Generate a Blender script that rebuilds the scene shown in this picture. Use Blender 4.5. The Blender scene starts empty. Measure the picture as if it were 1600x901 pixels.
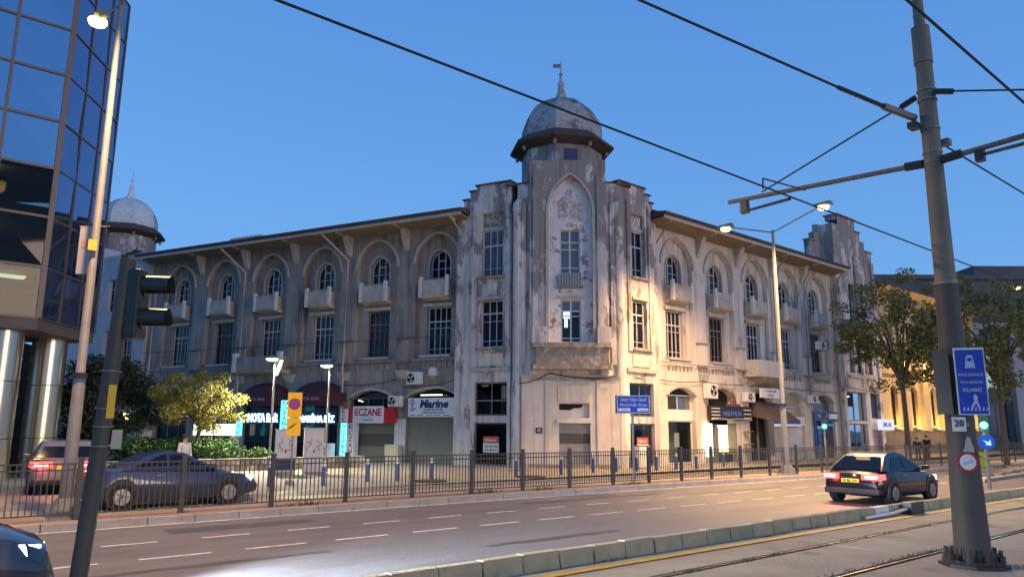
import bpy, bmesh, math, random
from math import sin, cos, pi, radians, sqrt, atan2, acos, hypot
from mathutils import Vector, Matrix
from mathutils.geometry import tessellate_polygon
random.seed(7)
scene = bpy.context.scene
COL = scene.collection

# ------------------------------------------------------------------ camera
YAW, PITCH, ROLL = radians(49.351), radians(10.504), radians(0.4)
cam_d = bpy.data.cameras.new('camera'); cam = bpy.data.objects.new('camera', cam_d); COL.objects.link(cam)
cam_d.sensor_width = 36.0; cam_d.lens = 1165.0/1600*36.0; cam_d.clip_end = 3000
_fh = Vector((cos(YAW), sin(YAW), 0)); _rt = Vector((sin(YAW), -cos(YAW), 0)); _up = Vector((0, 0, 1))
_fw = cos(PITCH)*_fh + sin(PITCH)*_up; _u2 = -sin(PITCH)*_fh + cos(PITCH)*_up
_R = cos(ROLL)*_rt + sin(ROLL)*_u2; _U = -sin(ROLL)*_rt + cos(ROLL)*_u2
_m = Matrix((_R, _U, -_fw)).transposed().to_4x4(); _m.translation = Vector((0, 0, 2.15))
cam.matrix_world = _m
scene.camera = cam
scene.render.engine = 'CYCLES'
scene.cycles.use_denoising = True
scene.cycles.max_bounces = 6
scene.cycles.sample_clamp_indirect = 4.0
scene.view_settings.view_transform = 'Standard'; scene.view_settings.look = 'None'
scene.view_settings.exposure = 0.16; scene.view_settings.gamma = 1.0
scene.view_settings.use_curve_mapping = False

# ------------------------------------------------------------------ sky (dusk, sun just at the horizon behind the camera)
SUN_EL, SUN_ROT = radians(1.2), radians(170.7)
world = bpy.data.worlds.new('World'); scene.world = world; world.use_nodes = True
wn = world.node_tree; wn.nodes.clear()
sky = wn.nodes.new('ShaderNodeTexSky'); sky.sky_type = 'NISHITA'; sky.sun_disc = False
sky.sun_elevation = SUN_EL; sky.sun_rotation = SUN_ROT
sky.air_density = 1.0; sky.dust_density = 0.3; sky.ozone_density = 3.0
bg = wn.nodes.new('ShaderNodeBackground'); out = wn.nodes.new('ShaderNodeOutputWorld')
SKY_MIX = wn.nodes.new('ShaderNodeMix'); SKY_MIX.data_type = 'RGBA'; SKY_MIX.blend_type = 'MIX'
SKY_MIX.inputs[0].default_value = 0.85
tc = wn.nodes.new('ShaderNodeTexCoord'); sx = wn.nodes.new('ShaderNodeSeparateXYZ')
rmp = wn.nodes.new('ShaderNodeValToRGB')
rmp.color_ramp.elements[0].position = 0.0; rmp.color_ramp.elements[0].color = (0.175, 0.425, 0.845, 1)
rmp.color_ramp.elements[1].position = 0.62; rmp.color_ramp.elements[1].color = (0.074, 0.248, 0.665, 1)
mul = wn.nodes.new('ShaderNodeVectorMath'); mul.operation = 'SCALE'; mul.inputs['Scale'].default_value = 0.6
wn.links.new(tc.outputs['Generated'], sx.inputs[0]); wn.links.new(sx.outputs['Z'], rmp.inputs[0])
wn.links.new(sky.outputs[0], mul.inputs[0]); wn.links.new(mul.outputs[0], SKY_MIX.inputs[6])
wn.links.new(rmp.outputs[0], SKY_MIX.inputs[7])
wn.links.new(SKY_MIX.outputs[2], bg.inputs[0]); bg.inputs[1].default_value = 1.0
wn.links.new(bg.outputs[0], out.inputs[0])
sun_d = bpy.data.lights.new('sun', 'SUN'); sun = bpy.data.objects.new('sun', sun_d); COL.objects.link(sun)
sun_d.energy = 0.95; sun_d.angle = radians(20); sun_d.color = (1.0, 0.76, 0.55)     # last glow after sunset, low behind the camera
sun.rotation_euler = Vector((-.16, .98, -.02)).to_track_quat('-Z', 'Y').to_euler()

WARM = (1.0, 0.60, 0.27); COOL = (0.78, 0.90, 1.0); NEUT = (1.0, 0.93, 0.74)

# ------------------------------------------------------------------ materials
def M(name, c, c2=None, scale=3.0, rough=0.8, bump=0.0, bscale=None, metal=0.0, stretch=(1, 1, 1), thr=(0.35, 0.65), c3=None, s3=0.6, thr3=(0.55, 0.75), emis=None, es=0.0, spec=0.5, coat=0.0, detail=6, zgrad=0.0, streak=0.0):
    m = bpy.data.materials.new(name); m.use_nodes = True
    nt = m.node_tree; b = nt.nodes['Principled BSDF']
    b.inputs['Base Color'].default_value = (*c, 1); b.inputs['Roughness'].default_value = rough
    b.inputs['Metallic'].default_value = metal; b.inputs['Specular IOR Level'].default_value = spec
    b.inputs['Coat Weight'].default_value = coat
    if emis: b.inputs['Emission Color'].default_value = (*emis, 1); b.inputs['Emission Strength'].default_value = es
    if c2 or bump:
        g = nt.nodes.new('ShaderNodeNewGeometry'); mp = nt.nodes.new('ShaderNodeMapping')
        mp.inputs['Scale'].default_value = stretch; nt.links.new(g.outputs['Position'], mp.inputs[0])
    if c2:
        n = nt.nodes.new('ShaderNodeTexNoise'); n.inputs['Scale'].default_value = scale; n.inputs['Detail'].default_value = detail
        n.inputs['Roughness'].default_value = 0.62
        nt.links.new(mp.outputs[0], n.inputs['Vector'])
        r = nt.nodes.new('ShaderNodeValToRGB'); e = r.color_ramp.elements
        e[0].position = thr[0]; e[0].color = (*c, 1); e[1].position = thr[1]; e[1].color = (*c2, 1)
        nt.links.new(n.outputs[0], r.inputs[0]); last = r.outputs[0]
        if c3:
            n3 = nt.nodes.new('ShaderNodeTexNoise'); n3.inputs['Scale'].default_value = s3; n3.inputs['Detail'].default_value = 8
            n3.inputs['Roughness'].default_value = 0.7
            nt.links.new(mp.outputs[0], n3.inputs['Vector'])
            r3 = nt.nodes.new('ShaderNodeValToRGB'); r3.color_ramp.elements[0].position = thr3[0]; r3.color_ramp.elements[1].position = thr3[1]
            mx = nt.nodes.new('ShaderNodeMix'); mx.data_type = 'RGBA'
            src = n3.outputs[0]
            if zgrad:      # old grime, heavier towards the parapet where rain and soot sit
                sp = nt.nodes.new('ShaderNodeSeparateXYZ'); nt.links.new(g.outputs['Position'], sp.inputs[0])
                ma = nt.nodes.new('ShaderNodeMath'); ma.operation = 'MULTIPLY_ADD'; nt.links.new(sp.outputs['Z'], ma.inputs[0]); ma.inputs[1].default_value = zgrad; ma.inputs[2].default_value = -9*zgrad
                md = nt.nodes.new('ShaderNodeMath'); md.operation = 'ADD'; nt.links.new(n3.outputs[0], md.inputs[0]); nt.links.new(ma.outputs[0], md.inputs[1]); src = md.outputs[0]
            nt.links.new(src, r3.inputs[0]); nt.links.new(r3.outputs[0], mx.inputs[0])
            nt.links.new(last, mx.inputs[6]); mx.inputs[7].default_value = (*c3, 1); last = mx.outputs[2]
        if streak:     # narrow rain streaks running down the wall
            m4 = nt.nodes.new('ShaderNodeMapping'); m4.inputs['Scale'].default_value = (1, 1, .05); nt.links.new(g.outputs['Position'], m4.inputs[0])
            n4 = nt.nodes.new('ShaderNodeTexNoise'); n4.inputs['Scale'].default_value = 3.4; n4.inputs['Detail'].default_value = 5; nt.links.new(m4.outputs[0], n4.inputs['Vector'])
            r4 = nt.nodes.new('ShaderNodeValToRGB'); r4.color_ramp.elements[0].position = .50; r4.color_ramp.elements[0].color = (1, 1, 1, 1); r4.color_ramp.elements[1].position = .74
            k = 1-streak; r4.color_ramp.elements[1].color = (k, k*.96, k*.92, 1); nt.links.new(n4.outputs[0], r4.inputs[0])
            mm = nt.nodes.new('ShaderNodeMix'); mm.data_type = 'RGBA'; mm.blend_type = 'MULTIPLY'; mm.inputs[0].default_value = 1
            nt.links.new(last, mm.inputs[6]); nt.links.new(r4.outputs[0], mm.inputs[7]); last = mm.outputs[2]
        nt.links.new(last, b.inputs['Base Color'])
    if bump:
        nb = nt.nodes.new('ShaderNodeTexNoise'); nb.inputs['Scale'].default_value = bscale or scale*4; nb.inputs['Detail'].default_value = 8
        nt.links.new(g.outputs['Position'], nb.inputs['Vector'])
        bp = nt.nodes.new('ShaderNodeBump'); bp.inputs['Strength'].default_value = bump; bp.inputs['Distance'].default_value = 0.03
        nt.links.new(nb.outputs[0], bp.inputs['Height']); nt.links.new(bp.outputs[0], b.inputs['Normal'])
    return m

def EM(name, c, s):
    m = bpy.data.materials.new(name); m.use_nodes = True; nt = m.node_tree; nt.nodes.clear()
    e = nt.nodes.new('ShaderNodeEmission'); e.inputs[0].default_value = (*c, 1); e.inputs[1].default_value = s
    o = nt.nodes.new('ShaderNodeOutputMaterial'); nt.links.new(e.outputs[0], o.inputs[0]); return m

def GLASS(name, tint, refl):
    m = bpy.data.materials.new(name); m.use_nodes = True; nt = m.node_tree; nt.nodes.clear()
    t = nt.nodes.new('ShaderNodeBsdfTransparent'); t.inputs[0].default_value = (*tint, 1)
    g = nt.nodes.new('ShaderNodeBsdfGlossy'); g.inputs['Roughness'].default_value = 0.03
    mx = nt.nodes.new('ShaderNodeMixShader'); fr = nt.nodes.new('ShaderNodeFresnel'); fr.inputs[0].default_value = refl
    o = nt.nodes.new('ShaderNodeOutputMaterial')
    nt.links.new(fr.outputs[0], mx.inputs[0]); nt.links.new(t.outputs[0], mx.inputs[1]); nt.links.new(g.outputs[0], mx.inputs[2])
    nt.links.new(mx.outputs[0], o.inputs[0]); return m

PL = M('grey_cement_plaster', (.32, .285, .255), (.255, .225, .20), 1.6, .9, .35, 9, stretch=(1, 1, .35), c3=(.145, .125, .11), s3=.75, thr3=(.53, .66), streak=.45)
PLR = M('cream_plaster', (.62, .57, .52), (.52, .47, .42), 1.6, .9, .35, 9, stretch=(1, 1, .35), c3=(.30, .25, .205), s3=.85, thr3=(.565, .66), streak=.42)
NICHE = M('white_niche_plaster', (.74, .70, .68), (.62, .58, .55), 2.5, .9, .5, 9, c3=(.24, .205, .185), s3=1.3, thr3=(.57, .61))
PLT = M('peeling_plaster', (.66, .61, .57), (.52, .47, .43), 2.2, .9, .5, 7, stretch=(1, 1, .42), c3=(.27, .24, .215), s3=1.05, thr3=(.505, .555), zgrad=.011, streak=.5)
PLB = M('painted_ground_floor_plaster', (.66, .59, .50), (.56, .50, .42), 1.2, .85, .2, 6, c3=(.34, .25, .15), s3=.8, thr3=(.60, .70), streak=.3)
STONE = M('weathered_stone_trim', (.50, .46, .40), (.36, .32, .27), 3.0, .9, .4, 12)
DSTONE = M('stained_stone', (.34, .29, .23), (.22, .18, .145), 3.0, .9, .8, 8, c3=(.5, .45, .38), s3=2.2, thr3=(.55, .6))
WHITEP = M('white_pilaster_paint', (.66, .64, .61), (.55, .52, .48), 2, .8, .15, 9)
EAVE = M('eave_boards', (.20, .155, .115), (.26, .205, .155), 2, .85, .2, 10)
FASC = M('fascia_paint', (.52, .45, .36), (.42, .36, .29), 2, .8)
ROOF = M('roof_tiles', (.055, .042, .038), (.085, .06, .05), 5, .85, .4, 12)
CAP = M('red_brown_cap_tiles', (.10, .05, .04), (.15, .075, .055), 6, .85, .4, 10)
FRM = M('white_window_paint', (.60, .60, .60), (.48, .47, .46), 6, .6)
FRMD = M('grey_window_paint', (.20, .19, .18), (.14, .13, .12), 6, .7)
GLS = M('dark_window_glass', (.012, .014, .018), rough=.08, spec=.28)
GLP = M('curtained_window_glass', (.10, .115, .14), (.07, .08, .10), 2, .08, spec=.8)
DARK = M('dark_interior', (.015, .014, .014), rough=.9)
SHUT = M('olive_roller_shutter', (.20, .20, .165), (.17, .17, .14), 2, .55, metal=.2)
SHUTD = M('dark_shutter_band', (.09, .085, .07), rough=.6, metal=.2)
SHUTP = M('pale_roller_shutter', (.60, .57, .52), (.54, .51, .46), 2, .55)
SHUTG = M('grey_roller_shutter', (.34, .31, .30), (.28, .25, .24), 2, .55, metal=.2)
LEAD = M('dome_shingles', (.56, .55, .53), (.36, .355, .345), 9, .75, .5, 9, c3=(.22, .18, .145), s3=1.3, thr3=(.50, .62))
ASPH = M('asphalt', (.165, .15, .142), (.13, .118, .112), 1.3, .55, .5, 60, stretch=(.25, 1, 1), c3=(.095, .085, .082), s3=.55, thr3=(.52, .68))
PAVE = M('brown_pavers', (.30, .215, .155), (.22, .16, .12), 2.4, .8, .6, 14)
PAVEY = M('tan_pavers', (.36, .315, .215), (.27, .235, .16), 1.5, .8, .6, 14)
CONC = M('concrete_slabs', (.37, .325, .215), (.285, .25, .17), 1.1, .85, .45, 22, c3=(.12, .105, .088), s3=.8, thr3=(.58, .72))
KERB = M('mossy_kerb_stone', (.44, .375, .225), (.33, .29, .175), 2.5, .9, .45, 16, c3=(.13, .13, .085), s3=1.5, thr3=(.57, .72))
KERBT = M('grey_kerb_stone', (.36, .335, .30), (.28, .26, .235), 2, .85, .3, 14)
WPAINT = M('white_road_paint', (.62, .58, .53), (.30, .275, .25), 7, .6, thr=(.45, .7))
YPAINT = M('yellow_road_paint', (.62, .43, .04), (.48, .32, .04), 5, .6)
RAIL = M('rail_steel', (.42, .38, .34), (.30, .25, .2), 6, .28, metal=1)
RUST = M('dark_groove', (.045, .032, .022), rough=.9)
STEEL = M('galvanised_steel', (.24, .23, .21), (.19, .18, .165), 3, .55, metal=.2)
POLEM = M('olive_grey_pole_paint', (.205, .18, .13), (.17, .15, .11), 1.3, .6, .05, spec=.25)
POLED = M('dark_grey_base_paint', (.085, .078, .066), (.068, .062, .053), 1.3, .6, .05, spec=.25)
BLK = M('black_metal', (.022, .022, .024), rough=.45)
FENCEM = M('dark_green_fence_paint', (.055, .06, .055), (.04, .042, .04), 4, .5)
CABLE = M('black_cable', (.012, .012, .014), rough=.6)
GREENB = M('green_black_plastic', (.02, .028, .02), rough=.45)
WHITEB = M('white_box_paint', (.70, .69, .65), (.58, .57, .52), 4, .6)
GREYB = M('grey_cabinet_paint', (.60, .57, .55), (.52, .49, .47), 3, .6)
BEIGEB = M('beige_cabinet_paint', (.50, .46, .34), (.42, .385, .285), 3, .6)
BLUEP = M('blue_paint', (.035, .06, .26), (.05, .075, .24), 3, .45)
BLUES = M('blue_sign_sheet', (.018, .055, .40), rough=.35)
WSIGN = M('white_sign_sheet', (.72, .72, .72), rough=.4)
REDS = M('red_sign_sheet', (.46, .018, .022), rough=.35)
ORED = M('orange_red_sign', (.55, .09, .04), rough=.4)
YELS = M('yellow_sign_sheet', (.80, .45, .008), rough=.35)
NAVYT = M('navy_lettering', (.018, .015, .10), rough=.4)
BLKT = M('black_lettering', (.02, .02, .02), rough=.5)
MAROON = M('maroon_awning', (.075, .018, .026), (.055, .014, .02), 2, .8)
BROWNA = M('brown_awning', (.115, .078, .058), (.095, .063, .048), 2, .8)
NAVYW = M('navy_board', (.02, .025, .075), rough=.5)
BLUESH = M('blue_shopfront', (.02, .075, .30), (.018, .06, .25), 2, .4)
BARK = M('bark', (.13, .095, .06), (.08, .06, .04), 8, .9, .6)
LEAFD = M('dark_leaves', (.030, .046, .018), (.050, .068, .024), 2, .7)
LEAFY = M('yellow_green_leaves', (.36, .32, .035), (.20, .175, .04), 1.5, .6)
LEAFG = M('hedge_leaves', (.055, .125, .018), (.035, .085, .016), 3, .6)
LEAFO = M('plane_tree_leaves', (.20, .17, .04), (.10, .105, .03), 1.2, .65)
WEED = M('weeds', (.07, .075, .025), (.10, .09, .035), 3, .8)
OCHRE = M('ochre_plaster', (.58, .43, .22), (.48, .35, .17), 1.2, .85, .15)
DWALL = M('dark_grey_plaster', (.115, .12, .13), (.085, .09, .10), 1.0, .85, .15)
PGREY = M('pale_column_paint', (.33, .33, .35), rough=.8)
PLINTH = M('brown_plinth', (.17, .135, .10), (.13, .10, .08), 2, .85)
COLM = M('polished_metal_cladding', (.50, .44, .34), rough=.24, metal=.9)
MULL = M('bronze_mullion', (.15, .11, .085), rough=.45, metal=.3)
GBLUE = M('blue_mirror_glass', (.25, .38, .52), rough=.03, metal=.92)
GNAVY = M('navy_mirror_glass', (.16, .22, .36), rough=.04, metal=.9)
GCLR = GLASS('clear_office_glass', (.30, .31, .26), 1.35)
SHOPG = GLASS('shop_glass', (.62, .68, .66), 1.22)
CARK = M('black_car_paint', (.004, .005, .008), rough=.28, coat=.4, spec=.35)
CARB = M('slate_blue_car_paint', (.022, .034, .085), rough=.28, coat=.8, metal=.3)
CARS = M('silver_car_paint', (.20, .19, .185), rough=.35, coat=.6, metal=.3)
CARN = M('navy_car_paint', (.012, .018, .04), rough=.25, coat=1.0)
CGLS = M('car_glass', (.006, .007, .012), rough=.08, spec=.3)
TYRE = M('tyre_rubber', (.012, .012, .012), rough=.85)
RIM = M('alloy_rim', (.32, .32, .33), rough=.3, metal=.8)
REDL = EM('red_tail_lamp', (1, .035, .03), 9.0)
REDC = EM('red_lamp_core', (1, .40, .30), 16.0)
HEADL = EM('headlamp_glow', (.92, .96, 1), 22.0)
AMBL = EM('amber_lamp', (1, .55, .16), 9.0)
PLATE_LIT = M('amber_lit_plate', (.75, .58, .02), rough=.5)  # white plate; the amber light on it is put into the base colour
SODIUM = EM('sodium_lamp', (1, .60, .16), 7.0)
WLAMP = EM('white_lamp', (1, .93, .70), 9.0)
CYAN = EM('cyan_neon', (.10, .66, 1.0), 3.2)
CYANW = EM('white_cyan_neon', (.45, .85, 1.0), 6.0)
SHOPW = EM('warm_shop_light', (1, .80, .42), 3.6)
SHOPWW = EM('white_shop_light', (1, .95, .80), 3.0)
TUBE = EM('tube_light', (.92, 1, .95), 4.0)
GRN = EM('green_signal', (.05, 1, .55), 14.0)
SIGNL = EM('lit_sign_face', (.80, .82, 1), .95)
PURP = EM('purple_light', (.25, .10, 1), 1.5)
YLIT = EM('warm_window_light', (1, .62, .10), 1.6)
SCREEN = EM('pale_window_poster_light', (.62, .80, 1), 1.4)

# ------------------------------------------------------------------ object helpers
def link(o): COL.objects.link(o); return o
def tag(o, label, cat, group=None, kind=None):
    if label: o['label'] = label
    if cat: o['category'] = cat
    if group: o['group'] = group
    if kind: o['kind'] = kind
    return o
def empty(name, loc=(0, 0, 0), rz=0, label=None, cat=None, group=None):
    o = bpy.data.objects.new(name, None); link(o); o.location = loc; o.rotation_euler = (0, 0, rz); o.empty_display_size = .3
    return tag(o, label, cat, group)
def children_of(o): return [c for c in bpy.data.objects if c.parent == o]
def root_of(o):
    while o.parent: o = o.parent
    return o
def copy_tree(o, parent=None):
    c = o.copy(); link(c); c.parent = parent
    for ch in list(o.children): copy_tree(ch, c)
    return c

ID = lambda s, d, z: Vector((s, d, z))
class MB:
    def __init__(s, F=None): s.v = []; s.f = []; s.mi = []; s.F = F or ID; s.cm = 0
    def add(s, vs, fs):
        b = len(s.v); s.v += [s.F(*p) for p in vs]; s.f += [tuple(b+i for i in f) for f in fs]; s.mi += [s.cm]*len(fs); return s
    def box(s, x0, x1, y0, y1, z0, z1):
        return s.add([(x0, y0, z0), (x1, y0, z0), (x1, y1, z0), (x0, y1, z0), (x0, y0, z1), (x1, y0, z1), (x1, y1, z1), (x0, y1, z1)],
                     [(0, 3, 2, 1), (4, 5, 6, 7), (0, 1, 5, 4), (1, 2, 6, 5), (2, 3, 7, 6), (3, 0, 4, 7)])
    def hexa(s, lo, hi):   # two quads of points -> solid
        return s.add(list(lo)+list(hi), [(3, 2, 1, 0), (4, 5, 6, 7), (0, 1, 5, 4), (1, 2, 6, 5), (2, 3, 7, 6), (3, 0, 4, 7)])
    def prism(s, pts, z0, z1):
        n = len(pts); return s.add([(x, y, z0) for x, y in pts]+[(x, y, z1) for x, y in pts],
            [tuple(range(n-1, -1, -1)), tuple(range(n, 2*n))]+[(i, (i+1) % n, n+(i+1) % n, n+i) for i in range(n)])
    def slab(s, pts, d0, d1):   # outline in (s, z), thickness along d
        n = len(pts); tri = tessellate_polygon([[Vector((x, z, 0)) for x, z in pts]])
        vs = [(x, d0, z) for x, z in pts]+[(x, d1, z) for x, z in pts]
        return s.add(vs, [tuple(t) for t in tri]+[tuple(n+i for i in t) for t in tri]+[(i, (i+1) % n, n+(i+1) % n, n+i) for i in range(n)])
    def panel(s, outer, holes, d, depth):   # flat wall with holes and reveals
        pl = [[Vector((x, z, 0)) for x, z in outer]]+[[Vector((x, z, 0)) for x, z in h] for h in holes]
        flat = [p for l in pl for p in l]
        s.add([(p.x, d, p.y) for p in flat], [tuple(t) for t in tessellate_polygon(pl)])
        if depth:
            for h in holes:
                n = len(h); s.add([(x, d, z) for x, z in h]+[(x, d-depth, z) for x, z in h], [(i, (i+1) % n, n+(i+1) % n, n+i) for i in range(n)])
        return s
    def face(s, pts, d): 
        return s.panel(pts, [], d, 0)
    def tube(s, pts, r, n=8, r2=None):
        P = [Vector(p) for p in pts]; k = len(P)
        if k < 2: return s
        rings = []; ref = None
        for i, p in enumerate(P):
            t = (P[min(i+1, k-1)]-P[max(i-1, 0)])
            t = t.normalized() if t.length > 1e-9 else Vector((0, 0, 1))
            if ref is None or abs(ref.dot(t)) > .98: ref = Vector((0, 0, 1)) if abs(t.z) < .9 else Vector((1, 0, 0))
            a = t.cross(ref).normalized(); b = t.cross(a).normalized(); ref = -b if False else ref
            rr = r if r2 is None else r+(r2-r)*i/(k-1)
            rings.append([p+rr*(cos(2*pi*j/n)*a+sin(2*pi*j/n)*b) for j in range(n)])
        vs = [q for rg in rings for q in rg]
        fs = [(i*n+j, i*n+(j+1) % n, (i+1)*n+(j+1) % n, (i+1)*n+j) for i in range(k-1) for j in range(n)]
        fs += [tuple(range(n-1, -1, -1)), tuple((k-1)*n+j for j in range(n))]
        return s.add([tuple(q) for q in vs], fs)
    def lathe(s, prof, n=16, c=(0, 0), rot=0, flat=False):
        vs = []
        for r, z in prof: vs += [(c[0]+r*cos(rot+2*pi*j/n), c[1]+r*sin(rot+2*pi*j/n), z) for j in range(n)]
        k = len(prof)
        fs = [(i*n+j, i*n+(j+1) % n, (i+1)*n+(j+1) % n, (i+1)*n+j) for i in range(k-1) for j in range(n)]
        fs += [tuple(range(n-1, -1, -1)), tuple((k-1)*n+j for j in range(n))]
        return s.add(vs, fs)
    def build(s, name, mats, parent=None, smooth=False, world=True, bevel=0, recalc=True):
        me = bpy.data.meshes.new(name)
        org = root_of(parent).location if (parent is not None and world) else Vector((0, 0, 0))
        me.from_pydata([tuple(p-org) for p in s.v], [], s.f)
        mats = mats if isinstance(mats, (list, tuple)) else [mats]
        for m in mats: me.materials.append(m)
        if len(mats) > 1: me.polygons.foreach_set('material_index', s.mi)
        if recalc:
            bm = bmesh.new(); bm.from_mesh(me); bmesh.ops.recalc_face_normals(bm, faces=bm.faces); bm.to_mesh(me); bm.free()
        if smooth:
            me.polygons.foreach_set('use_smooth', [True]*len(me.polygons))
        me.update()
        o = bpy.data.objects.new(name, me); link(o)
        if parent is not None: o.parent = parent
        if bevel:
            bv = o.modifiers.new('bevel', 'BEVEL'); bv.width = bevel; bv.segments = 2; bv.limit_method = 'ANGLE'
        if smooth:
            try: me.set_sharp_from_angle(angle=radians(40))
            except Exception: pass
        return o

def text(txt, center, right, width, height, mat, parent, name='lettering', ext=.006, up=(0, 0, 1), shear=0, world=True, bold=.012):
    cu = bpy.data.curves.new('t', 'FONT'); cu.body = txt; cu.extrude = .02; cu.align_x = 'CENTER'; cu.resolution_u = 2; cu.shear = shear; cu.offset = bold
    t = bpy.data.objects.new('t', cu); me = bpy.data.meshes.new_from_object(t)
    bpy.data.objects.remove(t); bpy.data.curves.remove(cu)
    xs = [v.co.x for v in me.vertices]; ys = [v.co.y for v in me.vertices]
    cx, cy = (min(xs)+max(xs))/2, (min(ys)+max(ys))/2; kx = width/max(max(xs)-min(xs), 1e-6); ky = height/max(max(ys)-min(ys), 1e-6)
    R = Vector(right).normalized(); U = Vector(up).normalized(); N = R.cross(U)
    org = root_of(parent).location if (parent is not None and world) else Vector((0, 0, 0))
    c = Vector(center)-org
    for v in me.vertices: v.co = c+R*((v.co.x-cx)*kx)+U*((v.co.y-cy)*ky)+N*(v.co.z*ext/.02)
    me.materials.clear(); me.materials.append(mat); me.name = name
    o = bpy.data.objects.new(name, me); link(o); o.parent = parent
    return o

def point(name, loc, power, color, parent, radius=.15, world=True):
    l = bpy.data.lights.new(name, 'POINT'); l.energy = power; l.color = color; l.shadow_soft_size = radius
    o = bpy.data.objects.new(name, l); link(o); o.parent = parent
    o.location = Vector(loc)-(root_of(parent).location if world else Vector((0, 0, 0))); return o
def spot(name, loc, direction, power, color, parent, angle=150, blend=.4, radius=.2, world=True):
    l = bpy.data.lights.new(name, 'SPOT'); l.energy = power; l.color = color; l.spot_size = radians(angle); l.spot_blend = blend; l.shadow_soft_size = radius
    o = bpy.data.objects.new(name, l); link(o); o.parent = parent
    o.location = Vector(loc)-(root_of(parent).location if world else Vector((0, 0, 0)))
    o.rotation_euler = Vector(direction).to_track_quat('-Z', 'Y').to_euler(); return o

# outlines in (s, z)
def pointed(c, w, z0, zs, za, n=9):
    h = za-zs; r = (w*w+h*h)/(2*w); a1 = acos(max(-1, min(1, (r-w)/r)))
    right = [(c+w-r+r*cos(a1*i/n), zs+r*sin(a1*i/n)) for i in range(n+1)]
    left = [(2*c-x, z) for x, z in right[::-1]][1:]
    return [(c+w, z0)]+right+left+[(c-w, z0)]
def segarch(c, w, z0, zs, za, n=10):
    h = za-zs; r = (w*w+h*h)/(2*h); a = math.asin(min(1, w/r)); zc = za-r
    return [(c+w, z0)]+[(c+r*sin(a-2*a*i/n), zc+r*cos(a-2*a*i/n)) for i in range(n+1)]+[(c-w, z0)]
def ogee(c, w, z0, zs, za):
    h = za-zs; R = [(1, 0), (.97, .25), (.82, .48), (.55, .63), (.28, .72), (.12, .84), (0, 1)]
    right = [(c+w*x, zs+h*y) for x, y in R]
    return [(c+w, z0)]+right+[(2*c-x, z) for x, z in right[::-1]][1:]+[(c-w, z0)]
def rect(s0, s1, z0, z1): return [(s1, z0), (s1, z1), (s0, z1), (s0, z0)]
def arch_top(kind, c, w, zs, za):
    pts = pointed(c, w, zs-1, zs, za)[1:-1]; pts.sort()
    def f(x):
        for (x0, z0), (x1, z1) in zip(pts, pts[1:]):
            if x0 <= x <= x1: return z0+(z1-z0)*(x-x0)/max(x1-x0, 1e-6)
        return zs
    return f

# ------------------------------------------------------------------ facade frames of the corner building
O = Vector((27.22, 26.0)); AL = radians(-67.6)
dL = Vector((cos(AL), sin(AL))); nL = Vector((sin(AL), -cos(AL)))
def FL(s, d, z): p = O-dL*s+nL*d; return Vector((p.x, p.y, z))
def FR(s, d, z): return Vector((O.x+s, O.y-d, z))
AC = radians(-42.33); MT = Vector((27.383, 27.319)); dC = Vector((cos(AC), sin(AC))); nC = Vector((sin(AC), -cos(AC)))
def FT(s, d, z): p = MT+dC*s+nC*d; return Vector((p.x, p.y, z))
RL, RR, RT = (dL.x, dL.y, 0), (1, 0, 0), (dC.x, dC.y, 0)

def bend(x):      # the street bends slightly to the right beyond the crossing
    if x < 6: return 0.0
    if x < 30: return -.0014*(x-6)**2
    return -.0014*576-.067*(x-30)

# ================================================================== SETTING
g = MB(); g.add([(-500, -500, -.05), (900, -500, -.05), (900, 900, -.05), (-500, 900, -.05)], [(0, 1, 2, 3)])
tag(g.build('ground', PAVE), None, None, kind='structure')
XS = [-60, -30, -10, 0, 6, 10, 14, 18, 22, 26, 30, 40, 60, 90, 140, 220, 400]
def strip(name, y0, y1, z, m, xs=XS, th=.0, parent=None):
    b = MB()
    vs = []; n = len(xs)
    for x in xs: vs += [(x, y0+bend(x), z), (x, y1+bend(x), z)]
    fs = [(2*i, 2*i+2, 2*i+3, 2*i+1) for i in range(n-1)]
    b.add(vs, fs)
    if th:
        k = len(vs); b.add([(v[0], v[1], z-th) for v in vs]+vs, [(2*i, 2*i+2, k+2*i+2, k+2*i) for i in range(n-1)]+[(2*i+1, 2*i+3, k+2*i+3, k+2*i+1) for i in range(n-1)])
    o = b.build(name, m, parent)
    if parent is None: tag(o, None, None, kind='structure')
    return o
road = strip('road', 8.15, 17.95, 0, ASPH)
strip('pavement', 18.02, 19.5, .15, PAVE, th=.15)
strip('service_road', 19.5, 22.3, .04, PAVEY)
# building-side pavement, wide to the left so that it also floors the side street
b = MB(); b.add([(-60, 22.45, .15), (400, 22.45+bend(400)*0, .15), (400, 60, .15), (120, 140, .15), (-60, 140, .15)], [(0, 1, 2, 3, 4)])
tag(b.build('pavement', PAVEY), None, None, kind='structure')
strip('kerb', 22.3, 22.45, .17, KERBT, xs=[-60, 0, 5, 120, 400], th=.17).location.y = 0
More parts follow.
